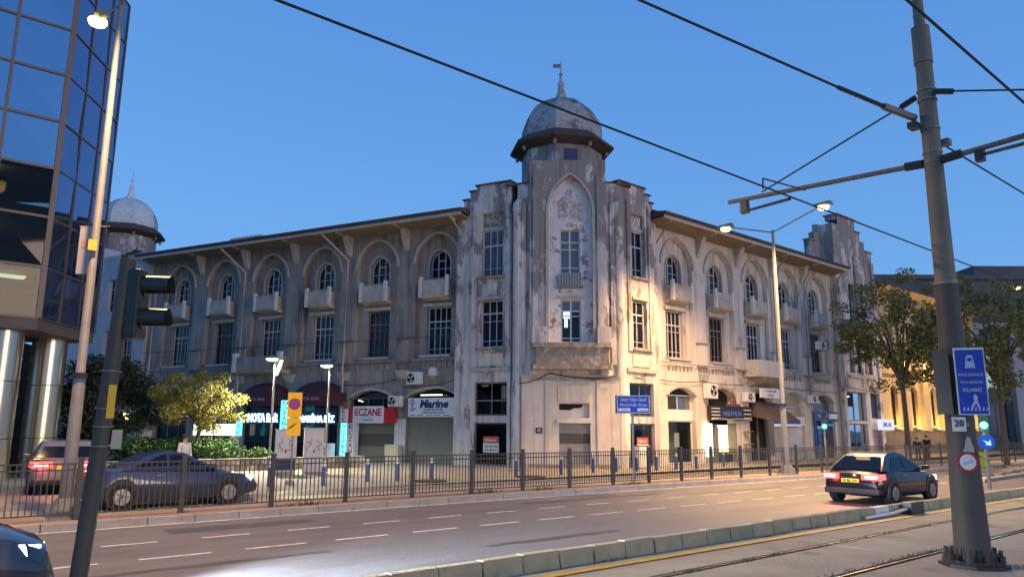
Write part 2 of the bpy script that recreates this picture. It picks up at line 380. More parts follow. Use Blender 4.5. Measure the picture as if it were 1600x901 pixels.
# road paint
def dash(y, x, ln, w=.12):
    b = MB(); a0, a1 = bend(x), bend(x+ln)
    b.add([(x, y+a0-w/2, .006), (x+ln, y+a1-w/2, .006), (x+ln, y+a1+w/2, .006), (x, y+a0+w/2, .006)], [(0, 1, 2, 3)])
    b.build('lane_marking', WPAINT, road)
for x0, x1, y0, y1 in ((14.5, 20.5, 16.4, 16.75), (20.8, 26.5, 15.75, 16.0), (9.0, 12.5, 11.0, 11.25), (17.5, 23.0, 11.9, 12.1), (5.0, 8.2, 16.2, 16.9), (2.0, 6.5, 12.3, 12.5)):
    b = MB(); n = 8; rr = random.Random(int(x0*7)); vs = []
    for i in range(n+1):
        x = x0+(x1-x0)*i/n; vs += [(x, y0+bend(x)+rr.uniform(-.05, .05), .004), (x, y1+bend(x)+rr.uniform(-.05, .05), .004)]
    b.add(vs, [(2*i, 2*i+2, 2*i+3, 2*i+1) for i in range(n)]); b.build('tar_patch', M('tar_patch', (.07, .063, .06), (.09, .082, .078), 2, .5, .3, 40), road)
for k in range(-5, 30): dash(15.30, 5.28+1.755*k, .95)
for k in range(-4, 30): dash(13.48, 5.43+1.745*k, 1.15)
b = MB(); vs = []
for x in XS: vs += [(x, 17.72+bend(x), .006), (x, 17.86+bend(x), .006)]
b.add(vs, [(2*i, 2*i+2, 2*i+3, 2*i+1) for i in range(len(XS)-1)]); b.build('edge_line', WPAINT, road)
# far kerb of single stones
fk = empty('kerb', (0, 0, 0)); fk['kind'] = 'structure'
x = -3.0
while x < 62:
    b = MB(); L = .99; j = random.uniform(-.008, .008); a0, a1 = bend(x), bend(x+L)
    b.hexa([(x, 17.87+a0+j, -.02), (x+L-.012, 17.87+a1+j, -.02), (x+L-.012, 18.05+a1, -.02), (x, 18.05+a0, -.02)],
           [(x, 17.90+a0+j, .165+j), (x+L-.012, 17.90+a1+j, .165+j), (x+L-.012, 18.05+a1, .165+j), (x, 18.05+a0, .165+j)])
    b.build('kerb_stone', KERBT, fk); x += 1.0
strip('kerb', 17.9, 18.04, .15, KERBT, xs=[62, 90, 140, 220, 400], th=.15)
# near kerb of tall blocks between the road and the tram track
nk = empty('kerb', (0, 0, 0)); nk['kind'] = 'structure'
x = -2.0; i = 0
while x < 62:
    b = MB(); L = .70; j = random.uniform(-.012, .012); a0, a1 = bend(x)*.6, bend(x+L)*.6; zt = .425+random.uniform(-.008, .008)
    b.hexa([(x, 7.95+a0+j, .10), (x+L-.022, 7.95+a1+j, .10), (x+L-.022, 8.17+a1, -.03), (x, 8.17+a0, -.03)],
           [(x, 7.99+a0+j, zt), (x+L-.022, 7.99+a1+j, zt), (x+L-.022, 8.15+a1, zt), (x, 8.15+a0, zt)])
    b.build('kerb_stone', WHITEB if i in (28,) else KERB, nk, bevel=.012); x += L; i += 1
# tram reserve: concrete slabs, rails, yellow line
tb = empty('tram_track', (0, 0, 0)); tb['kind'] = 'structure'
b = MB(); vs = []
for x in XS: vs += [(x, -3, .165), (x, 8.0+bend(x)*.6, .165)]
b.add(vs, [(2*i, 2*i+2, 2*i+3, 2*i+1) for i in range(len(XS)-1)]); b.build('track_bed', RUST, tb)
def slabrow(y0, y1, x0, x1, L, off):
    x = x0+off
    while x < x1:
        a0, a1 = bend(x)*.45, bend(x+L)*.45; j = random.uniform(-.006, .006); z = .2+random.uniform(-.004, .003)
        b = MB(); b.hexa([(x, y0+a0, .10), (x+L-.018, y0+a1, .10), (x+L-.018, y1+a1, .10), (x, y1+a0, .10)],
                         [(x, y0+a0, z), (x+L-.018, y0+a1, z), (x+L-.018, y1+a1, z+j), (x, y1+a0, z+j)])
        b.build('concrete_slab', CONC, tb, bevel=.008); x += L
slabrow(6.76, 7.97, -2, 50, 3.9, 0); slabrow(5.24, 6.58, -2, 50, 4.6, 1.1); slabrow(3.5, 5.06, -2, 46, 5.3, .4)
slabrow(2.0, 3.40, -2, 40, 4.4, 2); slabrow(-1, 1.92, -2, 30, 5, 0)
for y in (6.67, 5.15, 3.45, 1.96):
    for (w, z, m, nm) in ((.040, .203, RAIL, 'rail'),):
        b = MB(); vs = []; xs = [-10, 6, 12, 18, 24, 30, 60]
        for x in xs: vs += [(x, y-w/2+bend(x)*.45, z), (x, y+w/2+bend(x)*.45, z), (x, y+w/2+bend(x)*.45, .12), (x, y-w/2+bend(x)*.45, .12)]
        b.add(vs, [(4*i+k, 4*i+(k+1) % 4, 4*i+4+(k+1) % 4, 4*i+4+k) for i in range(len(xs)-1) for k in range(4)])
        b.build(nm, m, tb)
b = MB(); vs = []
for x in [-3, 6, 10, 14, 18, 22, 26, 30, 60]: vs += [(x, 7.50+bend(x)*.5, .210), (x, 7.65+bend(x)*.5, .210)]
b.add(vs, [(2*i, 2*i+2, 2*i+3, 2*i+1) for i in range(8)]); b.build('yellow_line', YPAINT, tb)
def tufts(name, pts, h, spread, n, m, label=None):
    b = MB()
    for (x, y, z) in pts:
        for _ in range(n):
            px, py = x+random.gauss(0, spread), y+random.gauss(0, spread*.35); a = random.uniform(0, 2*pi); hh = h*random.uniform(.4, 1.2); l = hh*.6
            b.add([(px-.012, py, z), (px+.012, py, z), (px+cos(a)*l, py+sin(a)*l, z+hh)], [(0, 1, 2)])
    o = b.build(name, m, recalc=False); o['kind'] = 'stuff'; return o
tufts('weeds', [(x, 6.60+bend(x)*.45+random.uniform(-.02, .02), .2) for x in (9, 10.4, 11.2, 12.6, 13.4, 14.3, 15.1, 17, 19, 20)]
      + [(x, 5.22+bend(x)*.45, .2) for x in (10.2, 10.9, 11.6, 12.0, 12.5, 13.0, 13.6, 14.4, 15.2, 16)]
      + [(x, 7.93, .19) for x in (8.8, 14.4, 14.6, 15.9, 16.3, 18.5)]+[(12.95, 3.85, .2), (13.1, 3.7, .2), (12.8, 3.95, .2)], .045, .16, 26, WEED)
tufts('weeds', [(14.9, 18.55, .15), (17.0, 18.3, .15), (8.9, 18.4, .15), (23.2, 26.6, .15), (21.5, 18.2, .15)]+[(38+i*1.1, 16.2+bend(38+i*1.1), .15) for i in range(16)], .14, .28, 70, WEED)
# ================================================================== CORNER BUILDING
BLD = empty('corner_building', (27.22, 26.0, .15), label='long weathered three storey corner building with domed corner tower and arched windows', cat='building')

def win_rect(F, s0, s1, z0, z1, d, cols, rows, par, fm=FRM, gm=GLS, bar=.045, heavy=None):
    """casement: outer frame and glazing bars as one part, every pane a piece of its own"""
    b = MB(F); t = .06
    b.box(s0, s0+t, d-.05, d+.05, z0, z1); b.box(s1-t, s1, d-.05, d+.05, z0, z1)
    b.box(s0+t, s1-t, d-.05, d+.05, z1-t, z1); b.box(s0+t, s1-t, d-.05, d+.05, z0, z0+t)
    cs = [s0+t+(s1-s0-2*t)*i/cols for i in range(cols+1)]
    zs = [z0+t]+[z0+(z1-z0)*r for r in rows]+[z1-t]
    for c in cs[1:-1]: b.box(c-bar/2, c+bar/2, d-.035, d+.035, z0+t, z1-t)
    for i, zz in enumerate(zs[1:-1]):
        hb = .075 if (heavy is not None and i == heavy) else bar*.6
        b.box(s0+t, s1-t, d-.042, d+.042, zz-hb/2, zz+hb/2)
    w = b.build('window', fm, par)
    for c0, c1 in zip(cs, cs[1:]):
        for a0, a1 in zip(zs, zs[1:]):
            p = MB(F); e = random.uniform(-.006, .006); e2 = random.uniform(-.006, .006)
            p.add([(c0, d-.01+e, a0), (c1, d-.01-e, a0), (c1, d-.01+e2, a1), (c0, d-.01-e2, a1)], [(0, 1, 2, 3)])
            p.build('pane', gm(c0, a0) if callable(gm) else gm, w)
    return w
def win_arch(F, c, w, z0, zs, za, d, par, gm=GLS):
    b = MB(F); t = .05
    o = pointed(c, w, z0, zs, za); inn = pointed(c, w-t, z0+t, zs, za-t)
    n = len(o)
    b.add([(x, d+.05, z) for x, z in o]+[(x, d+.05, z) for x, z in inn]+[(x, d-.05, z) for x, z in inn],
          [(i, (i+1) % n, n+(i+1) % n, n+i) for i in range(n)]+[(n+i, n+(i+1) % n, 2*n+(i+1) % n, 2*n+i) for i in range(n)])
    f = arch_top('p', c, w, zs, za)
    cs = [c-w, c-w*.34, c+w*.34, c+w]
    ht = za-z0; rows = [z0, z0+ht*.14, z0+ht*.42, z0+ht*.68, za]
    for cc in cs[1:-1]: b.box(cc-.03, cc+.03, d-.035, d+.035, z0, f(cc)-.02)
    b.box(c-w*.34, c+w*.34, d-.04, d+.04, rows[3]-.03, rows[3]+.03)
    for r in rows[1:3]: b.box(c-w+.03, c+w-.03, d-.032, d+.032, r-.014, r+.014)
    wdw = b.build('window', FRM, par)
    for c0, c1 in zip(cs, cs[1:]):
        for r0, r1 in zip(rows, rows[1:]):
            xs = [c0+(c1-c0)*i/5 for i in range(6)]; top = [(x, min(r1, f(x))) for x in xs]
            if max(z for x, z in top) <= r0+.02: continue
            pts = [(c0, r0), (c1, r0)]+[(x, max(z, r0+.001)) for x, z in top[::-1]]
            e = random.uniform(-.006, .006); p = MB(F); p.face(pts, d-.01+e); p.build('pane', gm, wdw)
    return wdw
def shutter(F, s0, s1, z0, z1, d, par, m, band=None, mb=None, name='roller_shutter'):
    def zig(za, zb, mm, nm, par2):
        b = MB(F); n = max(2, int((zb-za)/.075)); vs = []
        for i in range(n+1):
            z = za+(zb-za)*i/n; vs += [(s0, d+(.012 if i % 2 else 0), z), (s1, d+(.012 if i % 2 else 0), z)]
        b.add(vs, [(2*i, 2*i+1, 2*i+3, 2*i+2) for i in range(n)]); return b.build(nm, mm, par2)
    if band:
        p = zig(z0, band[0], m, name, par); zig(band[0], band[1], mb, 'shutter_band', p); zig(band[1], z1, m, 'shutter_slats', p)
    else: p = zig(z0, z1, m, name, par)
    return p

def arch_ring(F, c, w, zs, za, d, t, proud, z_leg=None):
    o = pointed(c, w+t, z_leg if z_leg else zs, zs, za+t*.9); i_ = pointed(c, w, z_leg if z_leg else zs, zs, za)
    n = len(o); b = MB(F); 
    b.add([(x, d, z) for x, z in o]+[(x, d+proud, z) for x, z in o]+[(x, d+proud, z) for x, z in i_]+[(x, d, z) for x, z in i_],
          [(k*n+j, k*n+j+1, ((k+1) % 4)*n+j+1, ((k+1) % 4)*n+j) for k in range(4) for j in range(n-1)]+[(0, n, 2*n, 3*n), (n-1, 2*n-1, 3*n-1, 4*n-1)])
    return b

def facade(F, bays, s0, s1, shops, name, mat):
    """upper storeys: recessed pointed bays with an arched and a square window each"""
    W = 1.47
    holes = [pointed(c, W, 5.92, 11.35, 13.0) for c in bays]
    b = MB(F); b.panel(rect(s0, s1, 5.3, 13.55), holes, 0, .28); b.build('wall', mat, BLD)
    bh = []
    for c in bays: bh += [rect(c-.80, c+.80, 6.08, 8.82), pointed(c, .70, 10.28, 11.28, 12.10)]
    b = MB(F); b.panel(rect(s0, s1, 5.3, 13.55), bh, -.29, .27); b.build('wall', mat, BLD)
    for k, c in enumerate(bays):
        vx = random.choice([(.30, .72), (.14, .62, .80), (.14, .72)])
        win_rect(F, c-.79, c+.79, 6.09, 8.81, -.53, 4, (.13, .58, .72) if k % 2 else (.13, .56, .70), BLD, heavy=2, fm=FRM if (k % 3 != 1) else FRMD)
        win_arch(F, c, .69, 10.29, 11.28, 12.09, -.53, BLD)
        arch_ring(F, c, W, 11.35, 13.0, .002, .14, .09).build('arch_moulding', STONE, BLD)
        arch_ring(F, c, .70, 11.28, 12.10, -.288, .11, .05, z_leg=10.3).build('window_moulding', STONE, BLD)
        # balcony
        bm = MB(F)
        bm.hexa([(c-.92, -.28, 9.15), (c+.92, -.28, 9.15), (c+.82, .30, 9.30), (c-.82, .30, 9.30)], [(c-.95, -.28, 9.42), (c+.95, -.28, 9.42), (c+.95, .42, 9.42), (c-.95, .42, 9.42)])
        bal = bm.build('balcony', STONE, BLD)
        p = MB(F); p.box(c-.78, c+.78, .30, .37, 9.42, 10.2); p.box(c-.86, c-.80, -.28, .30, 9.42, 10.2); p.box(c+.80, c+.86, -.28, .30, 9.42, 10.2); p.box(c-.80, c+.80, .28, .40, 10.2, 10.27); p.build('parapet', STONE, bal)
        for sg in (-1, 1):
            p = MB(F); p.box(c+sg*.88-.09, c+sg*.88+.09, .24, .43, 9.30, 10.48); p.build('post', WHITEP, bal)
        # lintel and sill of the square window, row of dentils below
        p = MB(F); p.box(c-.98, c+.98, -.29, -.12, 8.83, 9.02); p.build('lintel', STONE, BLD)
        p = MB(F); p.box(c-1.02, c+1.02, -.28, .10, 5.94, 6.07); p.build('sill', STONE, BLD)
        p = MB(F)
        for i in range(7):
            x = c-1.05+i*.35; p.hexa([(x-.06, .003, 5.30), (x+.06, .003, 5.30), (x+.06, .03, 5.30), (x-.06, .03, 5.30)], [(x-.11, .003, 5.62), (x+.11, .003, 5.62), (x+.11, .09, 5.62), (x-.11, .09, 5.62)])
        p.build('dentils', DSTONE, BLD)
    edges = [s0]+[(a+b2)/2 for a, b2 in zip(bays, bays[1:])]+[s1]
    for e in edges[1:-1]:
        p = MB(F); p.box(e-.42, e+.42, .003, .17, 5.72, 7.0); p.build('pilaster_panel', mat, BLD)
        p = MB(F); p.box(e-.52, e+.52, .002, .26, 7.0, 7.07); p.build('ledge', DSTONE, BLD)
        p = MB(F); p.box(e-.52, e+.52, .002, .26, 5.64, 5.72); p.build('ledge', DSTONE, BLD)
        p = MB(F); p.hexa([(e-.17, .004, 12.2), (e+.17, .004, 12.2), (e+.17, .10, 12.3), (e-.17, .10, 12.3)], [(e-.19, .004, 13.5), (e+.19, .004, 13.5), (e+.19, .62, 13.5), (e-.19, .62, 13.5)]); p.build('corbel', STONE, BLD)
        p = MB(F); p.hexa([(e-.30, .003, 4.75), (e+.30, .003, 4.75), (e+.30, .05, 4.75), (e-.30, .05, 4.75)], [(e-.46, .003, 5.25), (e+.46, .003, 5.25), (e+.46, .22, 5.25), (e-.46, .22, 5.25)]); p.build('pilaster_foot', STONE, BLD)
    # eaves: boarded soffit, fascia, dark tiled edge
    p = MB(F); p.hexa([(s0-.25, 0, 13.42), (s1+.1, 0, 13.42), (s1+.1, 1.42, 13.52), (s0-.25, 1.42, 13.52)], [(s0-.25, 0, 13.55), (s1+.1, 0, 13.55), (s1+.1, 1.42, 13.62), (s0-.25, 1.42, 13.62)]); p.build('eave_soffit', EAVE, BLD)
    p = MB(F); p.box(s0-.3, s1+.1, 1.421, 1.47, 13.50, 13.68); p.build('fascia', FASC, BLD)
    p = MB(F); p.hexa([(s0-.35, 0, 13.64), (s1+.15, 0, 13.64), (s1+.15, 1.56, 13.70), (s0-.35, 1.56, 13.70)], [(s0-.35, -6, 15.2), (s1+.15, -6, 15.2), (s1+.15, 1.58, 13.86), (s0-.35, 1.58, 13.86)]); p.build('roof', ROOF, BLD)
    for e in [edges[0]+.4]+edges[1:-1]+[edges[-1]-.3]:
        p = MB(F); p.hexa([(e-.07, .9, 13.40), (e+.07, .9, 13.40), (e+.07, 1.40, 13.44), (e-.07, 1.40, 13.44)], [(e-.07, .9, 13.47), (e+.07, .9, 13.47), (e+.07, 1.40, 13.51), (e-.07, 1.40, 13.51)]); p.build('eave_bracket', FASC, BLD)

BL = [8.94, 13.16, 17.34, 21.66, 25.85, 30.05]
BR = [7.74, 11.92, 16.00, 20.02, 24.15]
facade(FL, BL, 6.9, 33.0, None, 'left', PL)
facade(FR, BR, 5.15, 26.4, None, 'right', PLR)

# ---- ground floor walls with shop openings
LOP = [(9.02, 1.70, 3.72, 4.22), (13.22, 1.74, 3.62, 4.16), (17.34, 1.75, 3.62, 4.20), (21.66, 1.75, 3.62, 4.20), (25.85, 1.7, 3.6, 4.2), (30.05, 1.7, 3.6, 4.2)]
ROP = [(7.78, 1.30, 3.95, 4.40), (11.70, 1.38, 4.02, 4.52), (16.0, 1.42, 4.00, 4.45), (19.95, 1.52, 3.95, 4.55), (24.12, 1.52, 3.95, 4.50)]
for F, ops, a, b_ in ((FL, LOP, 6.9, 33.0), (FR, ROP, 5.15, 26.4)):
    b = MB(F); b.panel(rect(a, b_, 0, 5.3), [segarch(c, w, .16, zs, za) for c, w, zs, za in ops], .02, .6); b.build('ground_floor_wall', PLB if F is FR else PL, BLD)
    for c, w, zs, za in ops:
        o = segarch(c, w+.16, zs, zs, za+.15); i_ = segarch(c, w, zs, zs, za); n = len(o); q = MB(F)
        q.add([(x, .02, z) for x, z in o]+[(x, .09, z) for x, z in o]+[(x, .09, z) for x, z in i_]+[(x, .02, z) for x, z in i_], [(k*n+j, k*n+j+1, ((k+1) % 4)*n+j+1, ((k+1) % 4)*n+j) for k in range(4) for j in range(n-1)])
        q.build('shop_arch', STONE, BLD)
    # dark depth behind the openings
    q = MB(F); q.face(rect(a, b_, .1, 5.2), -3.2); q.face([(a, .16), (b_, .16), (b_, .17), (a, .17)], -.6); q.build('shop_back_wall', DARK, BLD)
# left facade white pier paint beside the shutters
for s0_, s1_ in ((6.72, 7.30), (10.74, 11.46)):
    q = MB(FL); q.box(s0_, s1_, .022, .10, .15, 2.55); q.build('painted_pier', WHITEP, BLD)
# pharmacy and electronics bays
shutter(FL, 7.33, 10.71, .16, 2.72, -.15, BLD, SHUT)
shutter(FL, 11.50, 14.94, .16, 2.75, -.15, BLD, SHUT, band=(1.02, 1.72), mb=SHUTD)
win_rect(FL, 11.55, 14.9, 2.95, 3.75, -.45, 3, (), BLD, fm=FRMD, gm=SHOPG)
q = MB(FL); q.face(segarch(13.22, 1.7, 3.75, 3.76, 4.12), -.45); q.build('transom_pane', GLS, BLD)
q = MB(FL); q.face(segarch(9.02, 1.66, 3.5, 3.72, 4.18), -.5); q.build('transom_pane', GLS, BLD)
q = MB(FL); q.tube([(8.55, -.2, 3.86), (9.95, -.2, 3.86)], .035, 6); q.build('tube_lamp', SHOPWW, BLD)
q = MB(FL); q.tube([(14.1, -.35, 3.55), (14.42, -.35, 3.62)], .025, 6); q.build('tube_lamp', TUBE, BLD)
# hotel bar bays
for c in (17.34, 21.66):
    win_rect(FL, c-1.7, c+1.7, .2, 3.0, -.4, 4, (.35,), BLD, fm=BLK)
    q = MB(FL); q.face(rect(c-1.7, c+1.7, 3.0, 3.62), -.4); q.build('transom_pane', GLS, BLD)
for c in (25.85, 30.05):
    win_rect(FL, c-1.65, c+1.65, .2, 3.6, -.4, 3, (.6,), BLD, fm=FRMD)
# second floor balcony box over the bar, left facade
q = MB(FL); q.hexa([(19.6, .0, 5.25), (23.4, 0, 5.25), (23.3, .75, 5.35), (19.7, .75, 5.35)], [(19.5, 0, 5.5), (23.5, 0, 5.5), (23.5, .95, 5.5), (19.5, .95, 5.5)])
bal = q.build('balcony', STONE, BLD)
q = MB(FL); q.box(19.75, 23.25, .80, .90, 5.5, 6.35); q.box(19.55, 19.65, 0, .8, 5.5, 6.35); q.box(23.35, 23.45, 0, .8, 5.5, 6.35); q.build('parapet', PL, bal)
for e in (19.62, 23.38): q = MB(FL); q.box(e-.13, e+.13, .7, .98, 5.4, 6.6); q.build('post', WHITEP, bal)
# right facade shops
R = RR
win_rect(FR, 6.5, 9.06, 3.12, 4.0, -.35, 2, (), BLD, gm=SHOPG); q = MB(FR); q.face(segarch(7.78, 1.27, 3.98, 3.98, 4.36), -.35); q.build('transom_pane', GLS, BLD)
q = MB(FR); q.box(6.48, 9.08, -.45, -.22, 2.55, 3.12); q.build('shop_fascia', WHITEB, BLD)
win_rect(FR, 6.5, 9.06, .2, 2.55, -.35, 1, (), BLD, fm=WHITEB, gm=SHOPG)
q = MB(FR); q.box(6.2, 9.4, -1.7, -1.6, .16, 2.6); q.build('shop_partition', M('pale_green_shop_wall', (.42, .45, .40), rough=.8), BLD)
q = MB(FR); q.box(6.5, 9.06, -.42, -.40, 3.15, 3.98); q.build('net_curtain', M('net_curtain_cloth', (.20, .17, .14), (.14, .12, .10), 9, .9, stretch=(3, 3, .1)), BLD)
q = MB(FR); q.box(7.5, 7.95, -.40, -.385, 1.1, 1.9); q.build('paper_notice', WSIGN, BLD)
# souvenir shop bay: bright interior
q = MB(FR); q.face(rect(10.35, 13.05, 3.4, 4.5), -.5); q.build('upper_void', DARK, BLD)
q = MB(FR); q.box(12.15, 13.6, -.9, -.55, .75, 2.35); q.build('lit_display', SHOPW, BLD)
q = MB(FR); q.box(11.15, 12.05, -.7, -.55, .75, 2.2); q.build('display_panel', M('pale_display', (.6, .5, .36), (.4, .25, .12), 5, .6), BLD)
for a_, e_ in ((10.9, 11.1), (13.0, 13.08)): q = MB(FR); q.box(a_, e_, -.6, .03, .16, 2.4); q.build('display_frame', FRMD, BLD)
q = MB(FR); q.box(11.2, 13.4, -.55, -.25, .16, .62); q.build('display_counter', BLK, BLD)
# cafe bay under the projecting balcony
q = MB(FR); q.face(segarch(16.0, 1.4, .16, 3.98, 4.42), -.5); q.build('doorway_void', DARK, BLD)
for e in (15.1, 16.1, 17.1): q = MB(FR); q.box(e-.06, e+.06, -.45, -.35, .16, 2.9); q.build('door_post', FRMD, BLD)
q = MB(FR); q.hexa([(14.55, 0, 4.72), (17.3, 0, 4.72), (17.1, .5, 4.95), (14.75, .5, 4.95)], [(14.2, 0, 5.32), (17.55, 0, 5.32), (17.55, 1.05, 5.32), (14.2, 1.05, 5.32)])
bal = q.build('balcony', DSTONE, BLD)
q = MB(FR); q.box(14.35, 17.4, .85, .98, 5.32, 6.35); q.box(14.22, 14.34, 0, .85, 5.32, 6.35); q.box(17.41, 17.53, 0, .85, 5.32, 6.35); q.build('parapet', PLB, bal)
# white shutter bay
shutter(FR, 18.5, 21.4, .16, 2.35, -.2, BLD, SHUTP)
q = MB(FR); q.box(18.45, 21.45, -.25, .0, 2.35, 2.95); q.build('shop_fascia', WHITEB, BLD)
q = MB(FR); q.face(segarch(19.95, 1.5, 2.95, 3.95, 4.52), -.4); q.build('upper_pane', M('lit_curtain', (.42, .40, .28), (.35, .33, .25), 3, .8), BLD)
for zz in (3.05, 3.3, 3.55): q = MB(FR); q.box(18.5, 20.6, -.42, -.33, zz, zz+.09); q.build('blind_slat', FRM, BLD)
q = MB(FR); q.box(18.6, 19.5, .02, .5, 2.25, 2.6); q.build('folded_awning', BLK, BLD)
# blue shop bay
q = MB(FR); q.box(22.45, 25.8, -.3, .14, 2.7, 3.35); q.build('shop_fascia', BLUESH, BLD)
q = MB(FR); q.box(22.5, 22.75, -.3, .1, .16, 2.7); q.box(24.35, 25.6, -.3, -.2, .16, 2.7); q.build('shop_front', BLUESH, BLD)
q = MB(FR); q.box(24.6, 25.5, -.19, -.15, .16, 2.3); q.build('door', NAVYW, BLD)
win_rect(FR, 22.75, 24.35, .3, 2.6, -.3, 2, (), BLD, fm=BLUESH, gm=SHOPG)
q = MB(FR); q.box(24.3, 25.7, -.02, .03, 2.35, 2.55); q.build('cyan_strip', M('cyan_board', (.05, .35, .5), rough=.4), BLD)
for (a, z) in ((22.95, .95), (22.9, .6), (23.3, .75)): q = MB(FR); q.box(a, a+.55, -.6, -.55, z, z+.14); q.build('display_lamp', SIGNL, BLD)
q = MB(FR); q.face(segarch(24.12, 1.5, 3.35, 3.95, 4.46), -.4); q.build('upper_pane', GLP, BLD)
text('Yapıkredi', FR(23.6, .148, 3.02), R, 1.3, .24, WSIGN, BLD); 
q = MB(FR); q.box(24.55, 25.75, .142, .16, 2.86, 3.2); q.build('sign_panel', WHITEB, BLD)

# ---- right-hand end tower with stepped gable
GT = [(26.4, 0), (32.7, 0), (32.7, 16.0), (31.6, 16.0), (31.6, 16.75), (30.9, 16.75), (30.9, 17.35), (30.15, 17.35), (30.15, 18.25), (26.9, 18.25), (26.9, 17.45), (26.1, 17.45), (26.1, 16.75), (25.4, 16.75), (25.4, 16.0), (24.6, 16.0), (24.6, 13.9), (26.4, 13.9)]
GT = [(x if x > 26.5 else x, z) for x, z in GT]
hol = [rect(28.0, 28.9, .16, 2.9)]
b = MB(FR); b.panel([(26.45, .1), (32.7, .1), (32.7, 16.0), (31.6, 16.0), (31.6, 16.75), (30.9, 16.75), (30.9, 17.35), (30.15, 17.35), (30.15, 18.25), (27.3, 18.25), (27.3, 17.45), (26.45, 17.45)],
    [rect(26.85, 29.85, .2, 2.55), rect(26.85, 29.85, 2.75, 4.85), rect(30.6, 32.2, 2.95, 4.85), rect(30.6, 32.2, .16, 2.1), rect(27.7, 28.5, 6.25, 8.95), rect(28.9, 30.3, 6.25, 8.95), rect(30.7, 31.4, 6.25, 8.95), rect(28.3, 29.2, 10.4, 13.0), rect(29.9, 30.7, 10.4, 13.0)], .45, .35)
b.build('end_tower_wall', PLT, BLD)
b = MB(FR); b.add([(26.45, .45, 0), (26.45, .45, 17.45), (26.45, -.9, 17.45), (26.45, -.9, 0)], [(0, 1, 2, 3)]); b.add([(32.7, .45, 0), (32.7, .45, 16), (32.7, -8, 16), (32.7, -8, 0)], [(0, 1, 2, 3)])
b.box(24.6, 26.44, -.9, -.5, 13.6, 16.0); b.box(25.4, 26.44, -.9, -.5, 16.0, 16.75); b.box(26.0, 26.44, -.9, -.5, 16.75, 17.45)
b.box(27.3, 30.15, -.5, .44, 17.9, 18.249); b.box(30.15, 30.9, -.5, .44, 17.1, 17.349); b.box(30.9, 31.6, -.5, .44, 16.5, 16.749); b.box(31.6, 32.7, -.5, .44, 15.7, 15.999)
b.build('end_tower_side', PLT, BLD)
for a, e, zt in ((27.2, 30.25, 18.26), (31.55, 32.8, 16.01), (30.1, 30.95, 17.36), (24.5, 25.5, 16.01)):
    q = MB(FR); q.box(a, e, -.95 if a < 26 else -.6, -.4 if a < 26 else .55, zt, zt+.1); q.build('gable_cap', DSTONE, BLD)
win_rect(FR, 26.86, 29.84, .21, 2.54, .15, 2, (), BLD, fm=FRMD, gm=SHOPG); win_rect(FR, 26.86, 29.84, 2.76, 4.84, .15, 2, (.5,), BLD, fm=FRMD, gm=SHOPG)
win_rect(FR, 30.61, 32.19, 2.96, 4.84, .15, 1, (), BLD, fm=FRMD, gm=NAVYW); shutter(FR, 30.6, 32.2, .16, 2.1, .12, BLD, SHUTG)
GW = M('green_grey_shop_wall', (.05, .07, .06), rough=.9)
q = MB(FR); q.box(26.5, 32.6, -2.6, -2.5, .15, 5.1); q.build('shop_back_wall', GW, BLD); q = MB(FR); q.box(32.3, 32.6, -2.49, .1, .15, 5.1); q.build('shop_side_wall', GW, BLD); q = MB(FR); q.box(26.5, 32.29, -2.49, .1, 5.0, 5.1); q.build('shop_ceiling', GW, BLD); q = MB(FR); q.box(26.5, 32.29, -2.49, .1, 2.6, 2.72); q.build('shop_ceiling', GW, BLD)
for (a, z) in ((27.3, 4.5), (28.9, 4.55), (27.9, 3.65), (29.0, 3.7), (28.6, 1.9), (28.4, 1.2), (29.4, 1.25)): q = MB(FR); q.tube([(a, -.6, z), (a+.45, -.6, z+.05)], .045, 6); q.build('shop_lamp', SHOPWW, BLD)
for a, e in ((27.71, 28.49), (28.91, 30.29), (30.71, 31.39)): win_rect(FR, a, e, 6.26, 8.94, .12, 2 if e-a > 1 else 1, (.3, .7), BLD, fm=FRMD)
for a, e in ((28.31, 29.19), (29.91, 30.69)): win_rect(FR, a, e, 10.41, 12.99, .12, 2, (.35, .7), BLD, fm=FRMD, gm=GLP)
q = MB(FR); q.hexa([(27.4, .45, 9.05), (31.2, .45, 9.05), (31.1, .9, 9.2), (27.5, .9, 9.2)], [(27.2, .45, 9.35), (31.4, .45, 9.35), (31.4, 1.2, 9.35), (27.2, 1.2, 9.35)]); bal = q.build('balcony', DSTONE, BLD)
q = MB(FR); q.box(27.35, 31.25, 1.05, 1.15, 9.35, 10.15); q.box(27.22, 27.34, .45, 1.05, 9.35, 10.15); q.box(31.26, 31.38, .45, 1.05, 9.35, 10.15); q.build('parapet', PLT, bal)
q = MB(FR); q.box(27.3, 31.8, .452, .62, 5.9, 6.1); q.build('sill', STONE, BLD)
for e in (26.75, 32.45, 29.6): q = MB(FR); q.box(e-.22, e+.22, .453, .58, 5.3, 15.2 if e > 27 else 13.2); q.build('pilaster', PLT, BLD)

